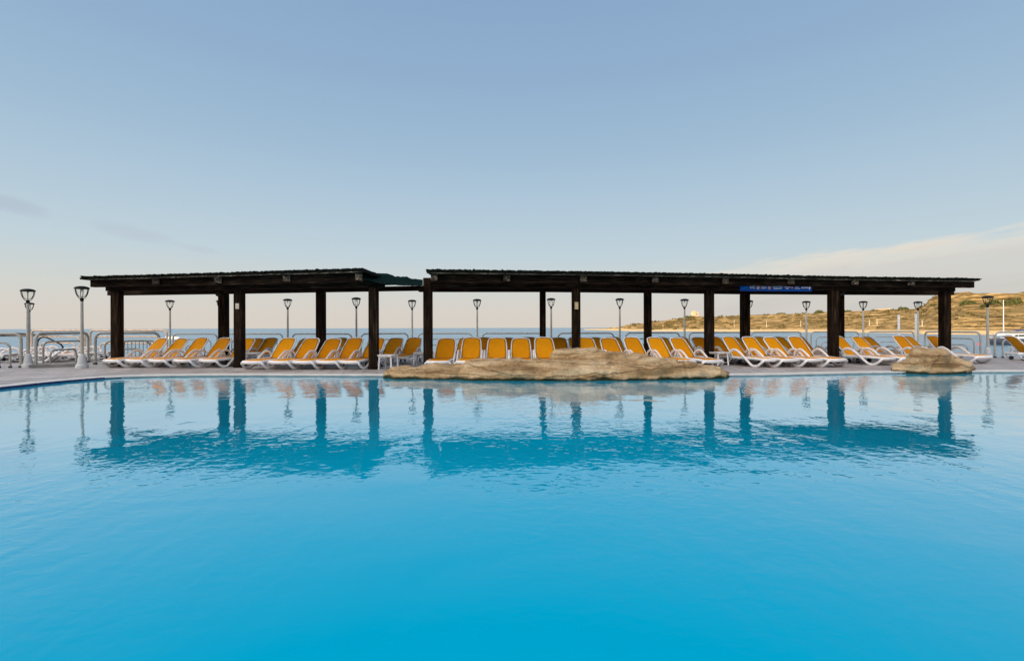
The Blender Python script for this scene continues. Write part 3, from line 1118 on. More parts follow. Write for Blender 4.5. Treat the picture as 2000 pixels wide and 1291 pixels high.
for u, sty in ((572, 0), (845, 1)):
    b = MB()
    disc(b, u, 0.0, 0.062, yf - 0.001)
    ob = b.build('round_symbol', M['sign_white'], root)
    b = MB()
    b.tube([(sx_(u) + 0.052 * cos(2 * pi * i / 20), yf - 0.003, 0.052 * sin(2 * pi * i / 20)) for i in range(20)], 0.007, 6, closed=True)
    b.bar((sx_(u) - 0.036, yf - 0.004, 0.036), (sx_(u) + 0.036, yf - 0.004, -0.036), 0.006, 0.010)
    b.build('red_ring', M['sign_red'], ob)
    b = MB()
    if sty == 0:
        b.bar((sx_(u) - 0.02, yf - 0.003, -0.014), (sx_(u) + 0.022, yf - 0.003, 0.018), 0.004, 0.014)
        disc(b, u - 18, 0.018, 0.010, yf - 0.004)
    else:
        b.bar((sx_(u) - 0.028, yf - 0.003, 0.002), (sx_(u) + 0.028, yf - 0.003, 0.002), 0.004, 0.012)
    b.build('pictogram', M['dark'], ob)
b = MB()
b.box((sx_(1398), yf - 0.001, 0), (0.068, 0.004, 0.068))
ob = b.build('red_symbol', M['sign_red'], root)
b = MB(); b.box((sx_(1398), yf - 0.004, 0.0), (0.046, 0.003, 0.014)); b.build('white_cross_bar', M['sign_white'], ob)
b = MB()   # four-pointed star at the right end
st = []
for i in range(16):
    a = 2 * pi * i / 16 + pi / 2
    r_ = (0.078 if i % 4 == 0 else 0.030 if i % 2 == 0 else 0.040)
    st.append((sx_(1820) + r_ * cos(a) * (0.8 if i % 8 == 4 or i % 8 == 12 else 1), yf - 0.002, r_ * sin(a)))
b.add(st, [tuple(range(16))])
b.build('star_symbol', M['sign_white'], root)
b = MB()   # wave-like swoosh at the left end
b.tube([(sx_(u), yf - 0.001, z_) for u, z_ in ((180, -0.022), (205, -0.034), (225, -0.004), (245, -0.018), (268, 0.006), (290, -0.006), (322, 0.030))], [0.004, 0.010, 0.009, 0.011, 0.009, 0.009, 0.004], 6)
b.build('wave_symbol', M['sign_cyan'], root)

# small notices nailed to posts
M['paper'] = mat('faded_notice', (0.50, 0.45, 0.38), 0.8, 0.2, 18)
M['paper2'] = mat('yellowed_notice', (0.46, 0.36, 0.20), 0.8, 0.25, 18)
for x, y, d, pd, mt, lb in ((463.5, 598, 15.2, 15.2, 'paper', 'small pale square notice nailed to the left pergola post'),
                            (1126, 597, 15.1, 15.1, 'paper2', 'small yellowed notice nailed to the pergola post behind the long rock')):
    p = P(x, y, d - PS / 2 - 0.006)
    b = MB(); b.box(p, (0.11, 0.010, 0.17 if mt == 'paper' else 0.22))
    tag(b.build('notice', M[mt]), lb, 'notice', 'notices on the pergola posts')
# little floodlights under the beams
for x, y, d, lb in ((427, 574.5, 15.35, 'small black floodlight hanging under the left pergola beam'), (1645, 573.5, 16.2, 'small black floodlight hanging beside the thick right pergola post')):
    p = P(x, y, d)
    root = tag(empty('floodlight', p), lb, 'floodlight', 'floodlights under the pergola beams')
    zt = 2.405 - p.z
    b = MB(); b.tube([(0, 0, 0.03), (0, 0, zt)], 0.012, 8); b.box((0, 0, zt - 0.005), (0.07, 0.07, 0.012)); b.build('bracket', M['black'], root)
    b = MB(); b.tube([(0.0, 0.07, 0.02), (0.0, 0.0, 0.0), (0.0, -0.06, -0.015)], [0.035, 0.05, 0.065], 12); b.build('lamp_head', M['black'], root, auto=40)

# ------------------------------------------------------------------ street lamps


def make_lamp():
    root = empty('street_lamp', (0, 0, 0))
    b = MB()
    b.lathe([(0.155, 0.0), (0.155, 0.09), (0.148, 0.105), (0.125, 0.115), (0.115, 0.16), (0.085, 0.36), (0.070, 0.41), (0.052, 0.425)], 24)
    b.build('pedestal', M['pedestal'], root, auto=35)
    b = MB(); b.lathe([(0.045, 0.42), (0.042, 1.2), (0.036, 2.03)], 14); b.build('pole', M['pole'], root, auto=50)
    b = MB(); b.lathe([(0.040, 2.0), (0.041, 2.03), (0.048, 2.065), (0.054, 2.095), (0.04, 2.105)], 18)
    for k_ in range(4):
        a = pi / 4 + k_ * pi / 2
        pts_ = []
        for j in range(11):
            u = j / 10
            r_ = 0.050 + (0.158 - 0.050) * sin(u * pi / 2) ** 0.8
            pts_.append((r_ * cos(a), r_ * sin(a), 2.085 + 0.295 * u ** 1.15))
        b.tube(pts_, 0.0088, 6)
    fr = b.build('lantern_frame', M['black'], root, auto=50)
    b = MB(); b.lathe([(0.03, 2.125), (0.08, 2.14), (0.112, 2.19), (0.134, 2.26), (0.146, 2.34), (0.15, 2.38)], 24)
    b.f = b.f[:-2]; b.m = b.m[:-2]
    b.build('glass_bowl', M['glass'], root, smooth=True)
    b = MB(); b.lathe([(0.006, 2.275), (0.012, 2.285), (0.013, 2.325), (0.03, 2.375), (0.03, 2.385)], 14); b.build('lamp_holder', M['pole'], root, auto=40)
    b = MB(); b.lathe([(0.170, 2.372), (0.186, 2.380), (0.188, 2.394), (0.172, 2.420), (0.125, 2.445), (0.05, 2.460), (0.005, 2.462)], 28); b.build('cap', M['black'], root, auto=40)
    return root


lamp0 = make_lamp()
LL = [(54.5, 15.4, 1.0, 'large lamp post with a conical grey foot standing by the far left railing'),
      (160, 15.06, 1.02, 'lamp post with a stepped grey foot just left of the left pergola'),
      (57.5, 23.4, 1.0, 'farther lamp post half hidden behind the large left lamp'),
      (332, 21.6, 1.0, 'lamp post on the sea rail seen through the first bay of the left pergola'),
      (431, 21.7, 1.0, 'lamp post mostly hidden behind a rear post of the left pergola'),
      (562, 20.9, 1.0, 'lamp post on the sea rail in the middle bay of the left pergola'),
      (696, 20.1, 1.0, 'lamp post on the sea rail close to the right end post of the left pergola'),
      (805, 21.9, 1.0, 'lamp post on the sea rail in the gap under the drooping shade net'),
      (932, 21.4, 1.0, 'lamp post on the sea rail in the first bay of the long pergola'),
      (1076.5, 20.9, 1.0, 'lamp post just right of a thin rear post, behind the long rock'),
      (1210.5, 21.1, 1.0, 'lamp post in front of the tip of the headland'),
      (1337, 21.7, 1.0, 'lamp post left of the distant watchtower'),
      (1463, 22.9, 1.0, 'lamp post hidden behind the rear post under the blue sign'),
      (1575, 23.7, 1.0, 'lamp post just right of the blue sign, left of the thick post'),
      (1686, 23.9, 1.0, 'lamp post in the last bay of the long pergola, left of the plain white posts'),
      (1793, 24.3, 1.0, 'lamp post with a plain white post beside it, left of the last pergola post'),
      (1929, 18.9, 0.97, 'nearest right lamp post with a conical white foot, right of the pergola')]
for i, (x, d, s_, lb) in enumerate(LL):
    o = lamp0 if i == 0 else copy_tree(lamp0)
    o.location = (X(x, d), d, 0)
    o.rotation_euler = (0, 0, i * 0.13)
    o.scale = (s_, s_, s_)
    tag(o, lb, 'street lamp', 'lamp posts along the sea rail')

# ------------------------------------------------------------------ railings: three nested pipe hoops per panel


def rail_panel(p0, p1, h, mt, lb, r_=0.034, grp='railing panels along the deck edge', levels=((0, 1.0), (0.27, 0.74), (0.54, 0.49))):
    p0, p1 = Vector(p0), Vector(p1)
    L = (p1 - p0).length
    a = atan2(p1.y - p0.y, p1.x - p0.x)
    root = tag(empty('railing', p0, a), lb, 'railing', grp)
    for k_, (ins, fr) in enumerate(levels):
        hh = h * fr
        rr = min(0.2, hh * 0.35)
        rad = r_ if k_ == 0 else r_ * 0.72
        x0_, x1_ = ins, L - ins
        pts_ = [(x0_, 0, 0), (x0_, 0, hh * 0.5)] + arc((x0_ + rr, 0, hh - rr - rad), rr, 180, 90, 7) + arc((x1_ - rr, 0, hh - rr - rad), rr, 90, 0, 7) + [(x1_, 0, hh * 0.5), (x1_, 0, 0)]
        b = MB()
        b.tube(pts_, rad, 10)
        for xe in (x0_, x1_):
            b.lathe([(rad * 1.5, 0.0), (rad * 1.5, 0.05), (rad * 1.05, 0.06)], 10, (xe, 0, 0), 1)
        b.build('hoop', [mt, M['dark']], root, smooth=False, auto=45)
    return root


RB = [(62, 165, 23.2, 22.6), (176, 326, 22.4, 21.8), (338, 424, 21.6, 21.7), (442, 552, 21.6, 21.0), (571, 687, 20.8, 20.2), (705, 797, 20.3, 21.6), (817, 922, 21.7, 21.4), (942, 1064, 21.3, 21.0), (1090, 1199, 20.9, 21.0), (1222, 1327, 21.1, 21.6),
      (1346, 1449, 21.7, 22.7), (1467, 1565, 22.8, 23.6), (1584, 1677, 23.6, 23.9), (1695, 1785, 23.9, 24.2)]
names = ['far left, behind the nearer hoops', 'behind the first post of the left pergola', 'beside the first lamp of the left pergola', 'behind the second front post of the left pergola',
         'in the middle bay of the left pergola', 'behind the right end post of the left pergola', 'behind the first post of the long pergola', 'left of the first thin rear post of the long pergola',
         'behind the top of the long rock', 'left of the watchtower', 'below the watchtower', 'below the blue sign', 'behind the thick right-hand post', 'in front of the plain white posts']
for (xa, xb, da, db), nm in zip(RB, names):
    sun_painted = xa < 330  # rear left panels: sunlight is painted into the tan colour
    rail_panel((X(xa, da), da, 0), (X(xb, db), db, 0), 1.18 if sun_painted else 1.0, M['rail_sun_paint'] if sun_painted else M['rail'],
               ('sunlight-painted hooped railing panel ' if sun_painted else 'grey hooped sea railing panel ') + nm, r_=0.045 if sun_painted else 0.034)
rail_panel((X(1806, 21.5), 21.5, 0), (X(1915, 18.9), 18.9, 0), 1.02, M['rail'], 'grey hooped railing panel left of the nearest right lamp', 0.036)
rail_panel((X(1943, 18.9), 18.9, 0), (X(2075, 18.6), 18.6, 0), 1.02, M['rail'], 'grey hooped railing panel at the right edge behind the tilted lounger', 0.036)
rail_panel((X(186, 16.6), 16.6, 0), (X(311, 17.1), 17.1, 0), 1.10, M['rail'], 'near hooped railing panel behind the first post of the left pergola', 0.042)
rail_panel((X(70, 15.45), 15.45, 0.0), (X(172, 17.6), 17.6, 0.0), 1.10, M['rail'], 'near hooped railing panel between the two left lamps', 0.042)
rail_panel((X(-95, 14.8), 14.8, 0), (X(41, 15.3), 15.3, 0), 1.10, M['rail'], 'near hooped railing panel cut by the left edge of the picture', 0.042)
# low barred gate behind the first post
p0, p1 = Vector((X(242, 18.6), 18.6, 0)), Vector((X(302, 18.6), 18.6, 0))
root = tag(empty('barrier', p0), 'low grey barrier with upright bars behind the first loungers', 'barrier')
L = p1.x - p0.x
b = MB()
b.tube([(0, 0, 0), (0, 0, 0.6)] + arc((0.15, 0, 0.6), 0.15, 180, 90, 5) + arc((L - 0.15, 0, 0.6), 0.15, 90, 0, 5) + [(L, 0, 0.6), (L, 0, 0)], 0.028, 8)
b.build('hoop', M['rail'], root, auto=45)
for j in range(1, 8):
    b = MB(); b.tube([(L * j / 8, 0, 0), (L * j / 8, 0, 0.73)], 0.014, 8); b.build('bar', M['rail'], root)
# black bathing-ladder handrail
b = MB()
b.tube([P(73, 693, 20.5), P(73, 668, 20.5), P(77, 661.5, 20.5), P(84, 658.2, 20.5), P(92, 659.5, 20.5), P(106, 666, 20.4), P(118, 672, 20.3), P(122.5, 677, 20.3), P(123.5, 684, 20.3), P(123.5, 693, 20.3)], 0.03, 8)
tag(b.build('handrail', M['black'], auto=50), 'curved black handrail rising behind the left railing', 'handrail')
# plain white posts between deck and bay
for x, y0, d, r_, lb in ((1755.5, 615, 24.6, 0.055, 'plain white post standing alone behind the right loungers'), (1789.5, 612.5, 24.6, 0.06, 'plain white post touching the lamp near the last pergola post')):
    p = P(x, y0, d)
    b = MB(); b.lathe([(r_, 0.0), (r_, p.z - 0.03), (r_ * 1.15, p.z - 0.03), (r_ * 1.15, p.z)], 12, (p.x, d, 0))
    b.lathe([(r_ * 2, 0), (r_ * 2, 0.05)], 12, (p.x, d, 0.001))
    tag(b.build('white_post', M['white_paint'], auto=40), lb, 'post', 'plain white posts by the sea rail')

# ------------------------------------------------------------------ sun loungers


def make_lounger(angle, flat=False):
    """foot end at y = 0, head towards +y, facing -y"""
    root = empty('sun_lounger', (0, 0, 0))
    hs, W, LH = 0.255, 0.31, 1.15
    b = MB()
    side_pts = lambda s_: [(s_ * W, y, z) for y, z in ((0.06, hs - 0.028), (0.2, hs - 0.012), (0.5, hs), (1.0, hs), (1.4, hs - 0.005), (1.62, hs - 0.01))]
    for s_ in (-1, 1):
        b.tube(side_pts(s_), 0.024, 8, ry=0.040)
    b.tube([(-W, 0.06, hs - 0.030), (-W * 0.86, 0.012, hs - 0.038), (0, -0.005, hs - 0.040), (W * 0.86, 0.012, hs - 0.038), (W, 0.06, hs - 0.030)], 0.024, 8, ry=0.050)
    b.tube([(-W, 1.60, hs - 0.01), (W, 1.60, hs - 0.01)], 0.022, 8, ry=0.035)
    for yy in (0.55, 1.12):
        b.box((0, yy, hs - 0.03), (2 * W, 0.05, 0.03))
    b.build('frame', M['white'], root, auto=50)
    b = MB()
    rows = []
    for i in range(13):
        y = 0.04 + (LH - 0.04) * i / 12
        rows.append([((j / 6 - 0.5) * 0.57, y, hs + 0.030 - 0.022 * (1 - (2 * j / 6 - 1) ** 2) - 0.020 * max(0, 1 - i / 3)) for j in range(7)])
    b.grid(rows)
    ob = b.build('seat', M['orange'], root, smooth=True)
    sm_ = ob.modifiers.new('thick', 'SOLIDIFY'); sm_.thickness = 0.010
    # two side loops: armrest, long diagonal, rounded foot, back up to the front rail
    for s_ in (-1, 1):
        xo = s_ * (W + 0.055)
        pr = [(1.26, hs - 0.01), (1.27, hs + 0.08), (1.22, hs + 0.175), (1.13, hs + 0.235), (1.02, hs + 0.245), (0.92, hs + 0.20), (0.80, hs + 0.11), (0.66, hs - 0.01), (0.54, hs - 0.12),
              (0.45, 0.055), (0.37, 0.026), (0.28, 0.028), (0.19, 0.065), (0.11, 0.13), (0.06, 0.185), (0.05, hs - 0.03)]
        pts_ = [(s_ * (W + 0.005) if i in (0, len(pr) - 1) else xo, y, z) for i, (y, z) in enumerate(pr)]
        # rounded by subdividing
        for _ in range(1):
            q = [pts_[0]]
            for u, v in zip(pts_, pts_[1:]):
                q.append(tuple(0.75 * a + 0.25 * c for a, c in zip(u, v)))
                q.append(tuple(0.25 * a + 0.75 * c for a, c in zip(u, v)))
            q.append(pts_[-1])
            pts_ = q
        b = MB(); b.tube(pts_, 0.040, 8, ry=0.026)
        b.build('armrest', M['white'], root, auto=60)
    for s_ in (-1, 1):
        b = MB(); b.tube([(s_ * W, 1.18, hs - 0.03), (s_ * (W + 0.01), 1.28, 0.13), (s_ * (W + 0.01), 1.40, 0.06), (s_ * (W + 0.01), 1.50, 0.08), (s_ * W, 1.58, hs - 0.03)], 0.024, 8, ry=0.018)
        b.build('leg', M['white'], root, auto=60)
    for s_ in (-1, 1):
        b = MB(); b.tube([(s_ * (W - 0.045), 1.42, 0.07), (s_ * (W - 0.015), 1.42, 0.07)], 0.07, 14)
        b.build('wheel', M['dark'], root, auto=40)
    # backrest: tapered frame with rounded head
    R = Matrix.Rotation(angle, 4, 'X') @ Matrix.Diagonal((1.04, 1.035, 1, 1))
    o = Vector((0, LH - 0.02, hs - 0.006))
    def bk(x, l, off=0.0):
        return o + R @ Vector((x, l, off))
    outl = [(-0.292, 0.0), (-0.296, 0.2), (-0.288, 0.45), (-0.270, 0.66), (-0.250, 0.735), (-0.205, 0.775), (-0.12, 0.792), (0, 0.797),
            (0.12, 0.792), (0.205, 0.775), (0.250, 0.735), (0.270, 0.66), (0.288, 0.45), (0.296, 0.2), (0.292, 0.0), (0.15, -0.012), (0, -0.014), (-0.15, -0.012)]
    b = MB(); b.tube([bk(x, l) for x, l in outl], 0.023, 8, closed=True)
    br = b.build('backrest', M['white'], root, smooth=True)
    k_ = 0.925
    ins = [(x * k_, 0.38 + (l - 0.38) * 0.94) for x, l in outl]
    b = MB(); b.tube([bk(x, l, 0.012) for x, l in ins], 0.0085, 6, closed=True); b.build('piping', M['piping'], br, smooth=True)
    b = MB()
    k2 = [(x * 0.90, 0.38 + (l - 0.38) * 0.925) for x, l in outl]
    right = [(x, l) for x, l in k2 if x >= 0.0 and l > 0.0]
    right = sorted(right, key=lambda q: q[1])
    ls = [0.02 + 0.70 * i / 14 for i in range(15)] + [0.735, 0.748, 0.757]
    rows = []
    tab = [(l, x) for x, l in right]
    for l in ls:
        hw = lerp_tab(tab, l) if l < right[-1][1] else 0.06
        rows.append([bk(hw * (j / 4 - 1), l, 0.014 - 0.012 * (1 - (j / 4 - 1) ** 2) * sin(pi * min(1, l / 0.76))) for j in range(9)])
    b.grid(rows)
    ob = b.build('sling', M['orange'], br, smooth=True)
    sm_ = ob.modifiers.new('thick', 'SOLIDIFY'); sm_.thickness = 0.006
    return root


proto1 = [make_lounger(radians(a)) for a in (50, 48.6, 51.3)]
proto2 = [make_lounger(radians(a)) for a in (45, 46.5)]
proto3 = make_lounger(radians(6))
used = {}
used_n = []


def place(proto, x, d, deg, lb, grp, at_head=True, by=1.65):
    """x, d: photo column and depth of the backrest's top edge; deg: how far the foot turns outwards to the right"""
    jit = random.Random(int(x * 7 + d))
    if isinstance(proto, list):
        proto = proto[len(used_n) % len(proto)]
    used_n.append(1)
    deg += jit.uniform(-1.6, 1.6)
    o = proto if proto.name not in used else copy_tree(proto)
    used[proto.name] = 1
    a = radians(deg)
    hx, hy = X(x, d), d
    fx, fy = hx + by * sin(a), hy - by * cos(a)
    o.location = (fx, fy, 0)
    o.rotation_euler = (0, 0, a)
    tag(o, lb, 'sun lounger', grp)
    return o


GF = 'orange loungers in the row nearest the pool'
GB = 'orange loungers in the row behind'
ordn = ['first', 'second', 'third', 'fourth', 'fifth', 'sixth', 'seventh', 'eighth', 'ninth', 'tenth', 'eleventh', 'twelfth', 'thirteenth', 'fourteenth']
# left pergola, first bay (foot turned to the left)
for i, x in enumerate((319, 357, 397, 441, 487)):
    place(proto1, x, 16.55, -19 + 0.8 * i, ['orange lounger at the left end of the front row, its foot before the first post', 'second orange front-row lounger right of the first pergola post',
          'third orange front-row lounger right of the first pergola post', 'orange front-row lounger standing just left of the second pergola post', 'orange front-row lounger half hidden behind the second pergola post'][i], GF)
for i, x in enumerate((566, 611, 653, 696, 739)):
    place(proto1, x, 15.75, -14 - 0.6 * i, ['leftmost front-row lounger of the middle group under the left pergola', 'orange front-row lounger standing left of the middle rear post of the left pergola',
          'orange front-row lounger standing right of the middle rear post of the left pergola', 'orange front-row lounger just left of the left pergola end post', 'orange front-row lounger half hidden behind the left pergola end post'][i], GF)
for i, (x, a) in enumerate(((873, -2), (922, -1), (971, 0), (1017, 2), (1061, 5), (1141, 10), (1187, 13), (1231, 16), (1277, 18), (1321, 20))):
    place(proto1, x, 15.65, a, ['orange lounger facing the pool just right of the first post of the long pergola', 'second front-row lounger from the left behind the long rock', 'third front-row lounger from the left behind the long rock',
          'fourth front-row lounger from the left behind the long rock', 'front-row lounger left of the upper slab of the long rock', 'front-row lounger right beside the post that carries the yellowed notice',
          'front-row lounger rising behind the right end of the upper rock slab', 'third front-row lounger right of the notice post, behind the long rock', 'second front-row lounger left of the middle post of the long pergola',
          'front-row lounger whose foot juts out in front of the middle post of the long pergola'][i], GF)
for i, (x, a) in enumerate(((1420, 25), (1460, 22), (1502, 20), (1549, 17))):
    place(proto1, x, 16.1, a, ['front-row lounger under the blue sign, leftmost, beside a white table', 'second front-row lounger from the left under the blue sign', 'third front-row lounger from the left under the blue sign',
          'front-row lounger with its foot before the thick right-hand post'][i], GF)
for i, (x, a) in enumerate(((1634, 23), (1673, 20), (1752, 17), (1818, 13))):
    place(proto1, x, (16.7, 16.8, 17.0, 17.4)[i], a, ['orange lounger half hidden behind the thick right-hand post', 'front-row lounger in the last bay of the long pergola', 'orange lounger just left of the small boulder',
          'orange lounger with its back against the last post, behind the small boulder'][i], GF)
# second row
R2 = [(505, -22, 'darker lounger of the back row right of the second front post of the left pergola'), (532, -20, 'darker back-row lounger left of the middle group under the left pergola'),
      (603, -20, 'darker back-row lounger left of the middle rear post of the left pergola'), (667, -18, 'darker back-row lounger peeping out right of the middle rear post of the left pergola'),
      (775, -14, 'dark orange lounger under the shade net, left one of the pair with tables'), (811, -12, 'dark orange lounger under the shade net beside the first post of the long pergola'),
      (912, -4, 'back-row lounger between the first two front ones of the long pergola'), (946, -2, 'back-row lounger under the lamp of the first bay of the long pergola'), (990, 0, 'back-row lounger seen between the third and fourth behind the rock'),
      (1032, 2, 'back-row lounger left of the thin rear post behind the long rock'), (1090, 5, 'back-row lounger under the lamp right of the thin rear post'), (1124, 7, 'back-row lounger behind the post with the yellowed notice'),
      (1160, 9, 'back-row lounger right of the yellowed-notice post'), (1196, 11, 'back-row lounger left of the lamp before the headland tip'), (1289, 15, 'back-row lounger right of the second thin rear post of the long pergola'),
      (1327, 17, 'back-row lounger under the lamp left of the watchtower'), (1362, 19, 'back-row lounger left of the middle post of the long pergola, seen almost whole'), (1392, 21, 'back-row lounger mostly hidden behind the middle post of the long pergola'),
      (1431, 21, 'back-row lounger right of the middle post, under the left end of the sign'), (1479, 20, 'back-row lounger right of the rear post under the blue sign'), (1518, 20, 'back-row lounger under the right end of the blue sign'),
      (1556, 19, 'back-row lounger left of the lamp beyond the blue sign'), (1690, 24, 'back-row lounger in the last bay of the long pergola'), (1768, 20, 'back-row lounger left of the small boulder, behind its twin')]
for x, a, lb in R2:
    place(proto2, x, 17.9 if x < 1500 else 18.4, a * 0.72, lb, GB, by=1.70)
# one tilted away at the far right
o = place(proto1, 1972, 17.6, 78, 'lounger with a dark orange back at the right edge, turned away from the pool', 'loungers away from the pergolas')
# flat ones on the left terrace and right
FL = [(35, 17.8, 62, 'flat lounger behind the near railing at the left edge, left of the large lamp'), (-20, 18.5, 75, 'flat lounger cut by the left edge of the picture'), (75, 18.2, 66, 'flat lounger behind the foot of the large left lamp'),
      (128, 18.6, 60, 'flat lounger behind the railing between the two left lamps'), (150, 19.6, 64, 'flat lounger behind the stepped foot of the second lamp'), (196, 18.4, 62, 'flat lounger left of the first pergola post'),
      (232, 19.6, 64, 'flat lounger behind the first pergola post'), (1590, 18.6, 24, 'flat-backed lounger left of the thick right-hand post, only its arms showing'), (1722, 18.8, 28, 'flat-backed lounger left of the small boulder, arms showing')]
for x, d, a, lb in FL:
    o = place(proto3, x, d, -a if x < 400 else a, lb, 'loungers laid flat', by=1.9)

# ------------------------------------------------------------------ side tables
def make_table():
    root = empty('side_table', (0, 0, 0))
    b = MB(); b.box((0, 0, 0.405), (0.46, 0.46, 0.03)); b.box((0, 0, 0.375), (0.42, 0.42, 0.03)); b.build('table_top', M['white_paint'], root, bevel=0.008)
    for sx__ in (-1, 1):
        for sy__ in (-1, 1):
            b = MB(); b.bar((sx__ * 0.185, sy__ * 0.185, 0.36), (sx__ * 0.205, sy__ * 0.205, 0.0), 0.04, 0.04); b.build('leg', M['white'], root)
    return root


t0 = make_table()
for i, (x, d, lb) in enumerate(((758, 14.45, 'white side table just right of the left pergola end post'), (823, 15.9, 'white side table left of the first post of the long pergola'),
                                (497, 16.0, 'white side table right of the second post of the left pergola'), (1403, 15.6, 'white side table just right of the middle post of the long pergola'))):
    o = t0 if i == 0 else copy_tree(t0)
    o.location = (X(x, d), d, 0)
    o.rotation_euler = (0, 0, -0.25 + 0.2 * i)
    tag(o, lb, 'side table', 'white side tables between the loungers')

# ------------------------------------------------------------------ boats
M['hull_dark'] = mat('dark_hull', (0.02, 0.03, 0.06), 0.3, 0.1)
M['gel'] = mat('white_gelcoat', (0.75, 0.75, 0.75), 0.25, 0.04)
M['canvas'] = mat('navy_canvas', (0.02, 0.04, 0.12), 0.8, 0.15)
M['screen'] = mat('tinted_glass', (0.015, 0.02, 0.03), 0.1)


def boat(loc, rz, L, beam, fb, lb, hull, canopy=True):
    root = tag(empty('motor_boat', loc, rz), lb, 'boat', 'boats on the bay')
    st_ = [(-0.5, 0.8, 0.85), (-0.3, 0.95, 0.85), (0.0, 1.0, 0.9), (0.25, 0.85, 0.98), (0.42, 0.42, 1.08), (0.5, 0.03, 1.15)]
    b = MB()
    rows = []
    for u, wv, hv in st_:
        hw = beam / 2 * wv
        rows.append([(u * L, -hw * 0.95, fb * hv), (u * L, -hw, fb * hv * 0.8), (u * L * 0.97, -hw * 0.75, -0.05), (u * L * 0.95, 0, -0.35), (u * L * 0.97, hw * 0.75, -0.05), (u * L, hw, fb * hv * 0.8), (u * L, hw * 0.95, fb * hv)])
    b.grid(rows)
    b.add(rows[0], [tuple(range(7))])
    b.build('hull', hull, root, auto=40)
    b = MB()
    d_ = [[(u * L, s_ * beam / 2 * wv * 0.95, fb * hv - 0.01 + 0.05 * (s_ == 0)) for s_ in (-1, 0, 1)] for u, wv, hv in st_]
    b.grid(d_)
    b.build('deck', M['gel'], root)
    b = MB()
    c0 = [[(-0.22 * L, s_ * beam * 0.36, fb * 0.9), (-0.2 * L, s_ * beam * 0.33, fb + 0.09 * L), (0.08 * L, s_ * beam * 0.30, fb + 0.085 * L), (0.24 * L, s_ * beam * 0.22, fb)] for s_ in (-1, 1)]
    b.add(c0[0] + c0[1], [(0, 1, 2, 3), (7, 6, 5, 4), (0, 4, 5, 1), (1, 5, 6, 2), (2, 6, 7, 3)])
    b.build('cabin', M['gel'], root, bevel=0.03)
    b = MB()
    b.add([(0.085 * L, -beam * 0.27, fb + 0.08 * L), (0.085 * L, beam * 0.27, fb + 0.08 * L), (0.22 * L, beam * 0.2, fb + 0.018 * L), (0.22 * L, -beam * 0.2, fb + 0.018 * L)], [(0, 1, 2, 3)])
    for s_ in (-1, 1):
        b.add([(-0.17 * L, s_ * beam * 0.352, fb + 0.025 * L), (0.12 * L, s_ * beam * 0.315, fb + 0.025 * L), (0.07 * L, s_ * beam * 0.313, fb + 0.07 * L), (-0.17 * L, s_ * beam * 0.342, fb + 0.07 * L)], [(0, 1, 2, 3)])
    b.build('windscreen', M['screen'], root)
    if canopy:
        b = MB()
        rows = []
        for i in range(7):
            u = -0.32 + 0.38 * i / 6
            rows.append([(u * L, beam * 0.42 * s_, fb + 0.155 * L + 0.02 * L * sin(pi * i / 6) - 0.02 * L * s_ * s_) for s_ in (-1, -0.5, 0, 0.5, 1)])
        b.grid(rows)
        ob = b.build('canopy', M['canvas'], root, smooth=True)
        ob.modifiers.new('thick', 'SOLIDIFY').thickness = 0.04
        for s_ in (-1, 1):
            b = MB()
            for u in (-0.3, 0.04):
                b.tube([(u * L, s_ * beam * 0.40, fb), (u * L, s_ * beam * 0.41, fb + 0.14 * L)], 0.03, 6)
            b.build('canopy_frame', M['white_paint'], root)
    return root


p = P(337, 664, 185)
boat((p.x, 185, SEA + 0.25), radians(200), 4.6, 1.9, 0.9, 'small white motor boat with a navy canopy behind the first loungers', M['gel'])
p = P(1972, 672, 112)
boat((p.x + 1.2, 112, SEA + 0.25), radians(176), 11.0, 3.2, 1.35, 'motor boat with a dark hull moored at the right edge', M['hull_dark'])
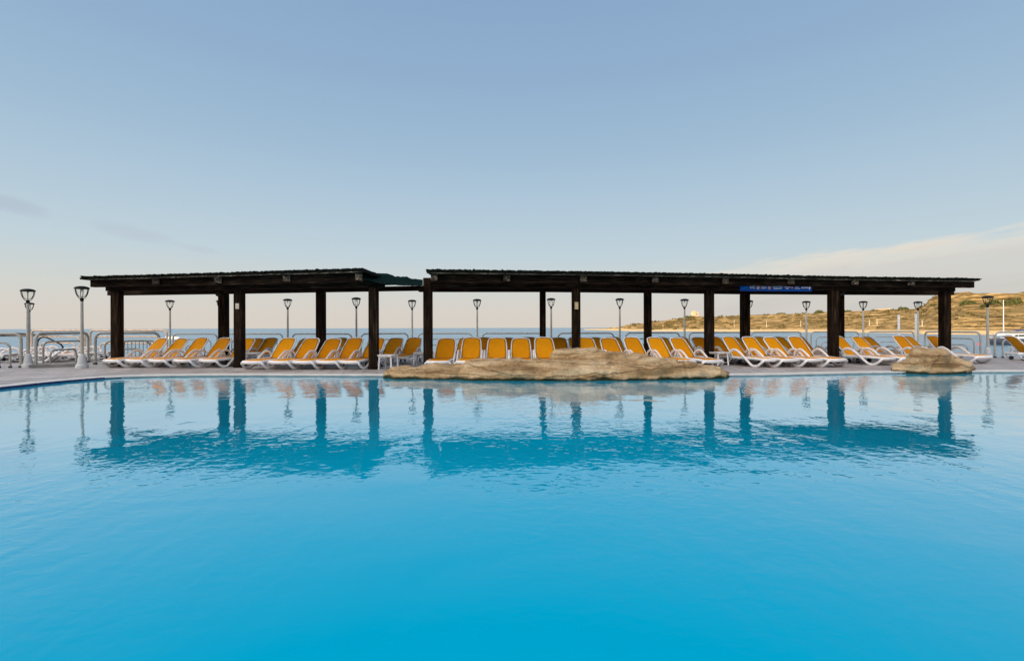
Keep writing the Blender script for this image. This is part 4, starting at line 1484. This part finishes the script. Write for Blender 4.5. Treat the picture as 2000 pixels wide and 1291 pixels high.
# buoy
p = P(1911.5, 671, 114)
b = MB(); b.lathe([(0.05, -0.3), (0.26, -0.1), (0.32, 0.1), (0.22, 0.32), (0.05, 0.42)], 14, (p.x, p.y, SEA))
M['buoy'] = mat('red_buoy', (0.55, 0.04, 0.05), 0.4, 0.1)
tag(b.build('buoy', M['buoy'], smooth=True), 'small red buoy floating left of the dark motor boat', 'buoy')
# mast of a moored boat beyond
p = P(1960, 586, 236)
root = tag(empty('sailing_boat', (p.x, 236, SEA), 0.2), 'moored sailing boat whose tall white mast stands before the hillside', 'boat', 'boats on the bay')
b = MB(); b.tube([(0, 0, 0.9), (0, 0, p.z - SEA)], [0.20, 0.12], 10)
b.bar((-0.02, 0, 10.2), (-0.02, 0.01, 10.2), 0.2, 0.1)
b.build('mast', M['white_paint'], root)
b = MB()
rows = [[(u * 9, -1.3 * w_, 0.9), (u * 9, -1.1 * w_, -0.1), (u * 9, 1.1 * w_, -0.1), (u * 9, 1.3 * w_, 0.9)] for u, w_ in ((-0.5, 0.6), (-0.2, 1), (0.1, 1), (0.35, 0.6), (0.5, 0.05))]
b.grid(rows); b.grid([[r[0], r[3]] for r in rows]); b.add(rows[0], [(0, 1, 2, 3)])
b.build('hull', M['gel'], root)

# ------------------------------------------------------------------ the hotel behind the camera that shades the terrace
M['plaster'] = mat('hotel_plaster', (0.62, 0.56, 0.48), 0.9, 0.08, 1)
root = tag(empty('hotel_building', (-20, -40, 0)), 'long plastered hotel block across the terrace from the pergolas', 'building')
b = MB(); b.box((0, 0, 12), (100, 12, 24)); b.build('wall', M['plaster'], root)
b = MB(); b.box((0, 0, 24.2), (100.6, 12.6, 0.4)); b.build('roof', M['concrete'], root)
wm = MB(); wm.box((0, 6.02, 0), (1.8, 0.1, 2.1)); w0 = wm.build('window', M['screen'], root)
n_ = 0
for fl in range(7):
    for i in range(16):
        o = w0 if n_ == 0 else w0.copy()
        if n_:
            C.objects.link(o); o.parent = root
        o.location = (-46.5 + i * 6.2, 0, 2.4 + fl * 3.3)
        n_ += 1
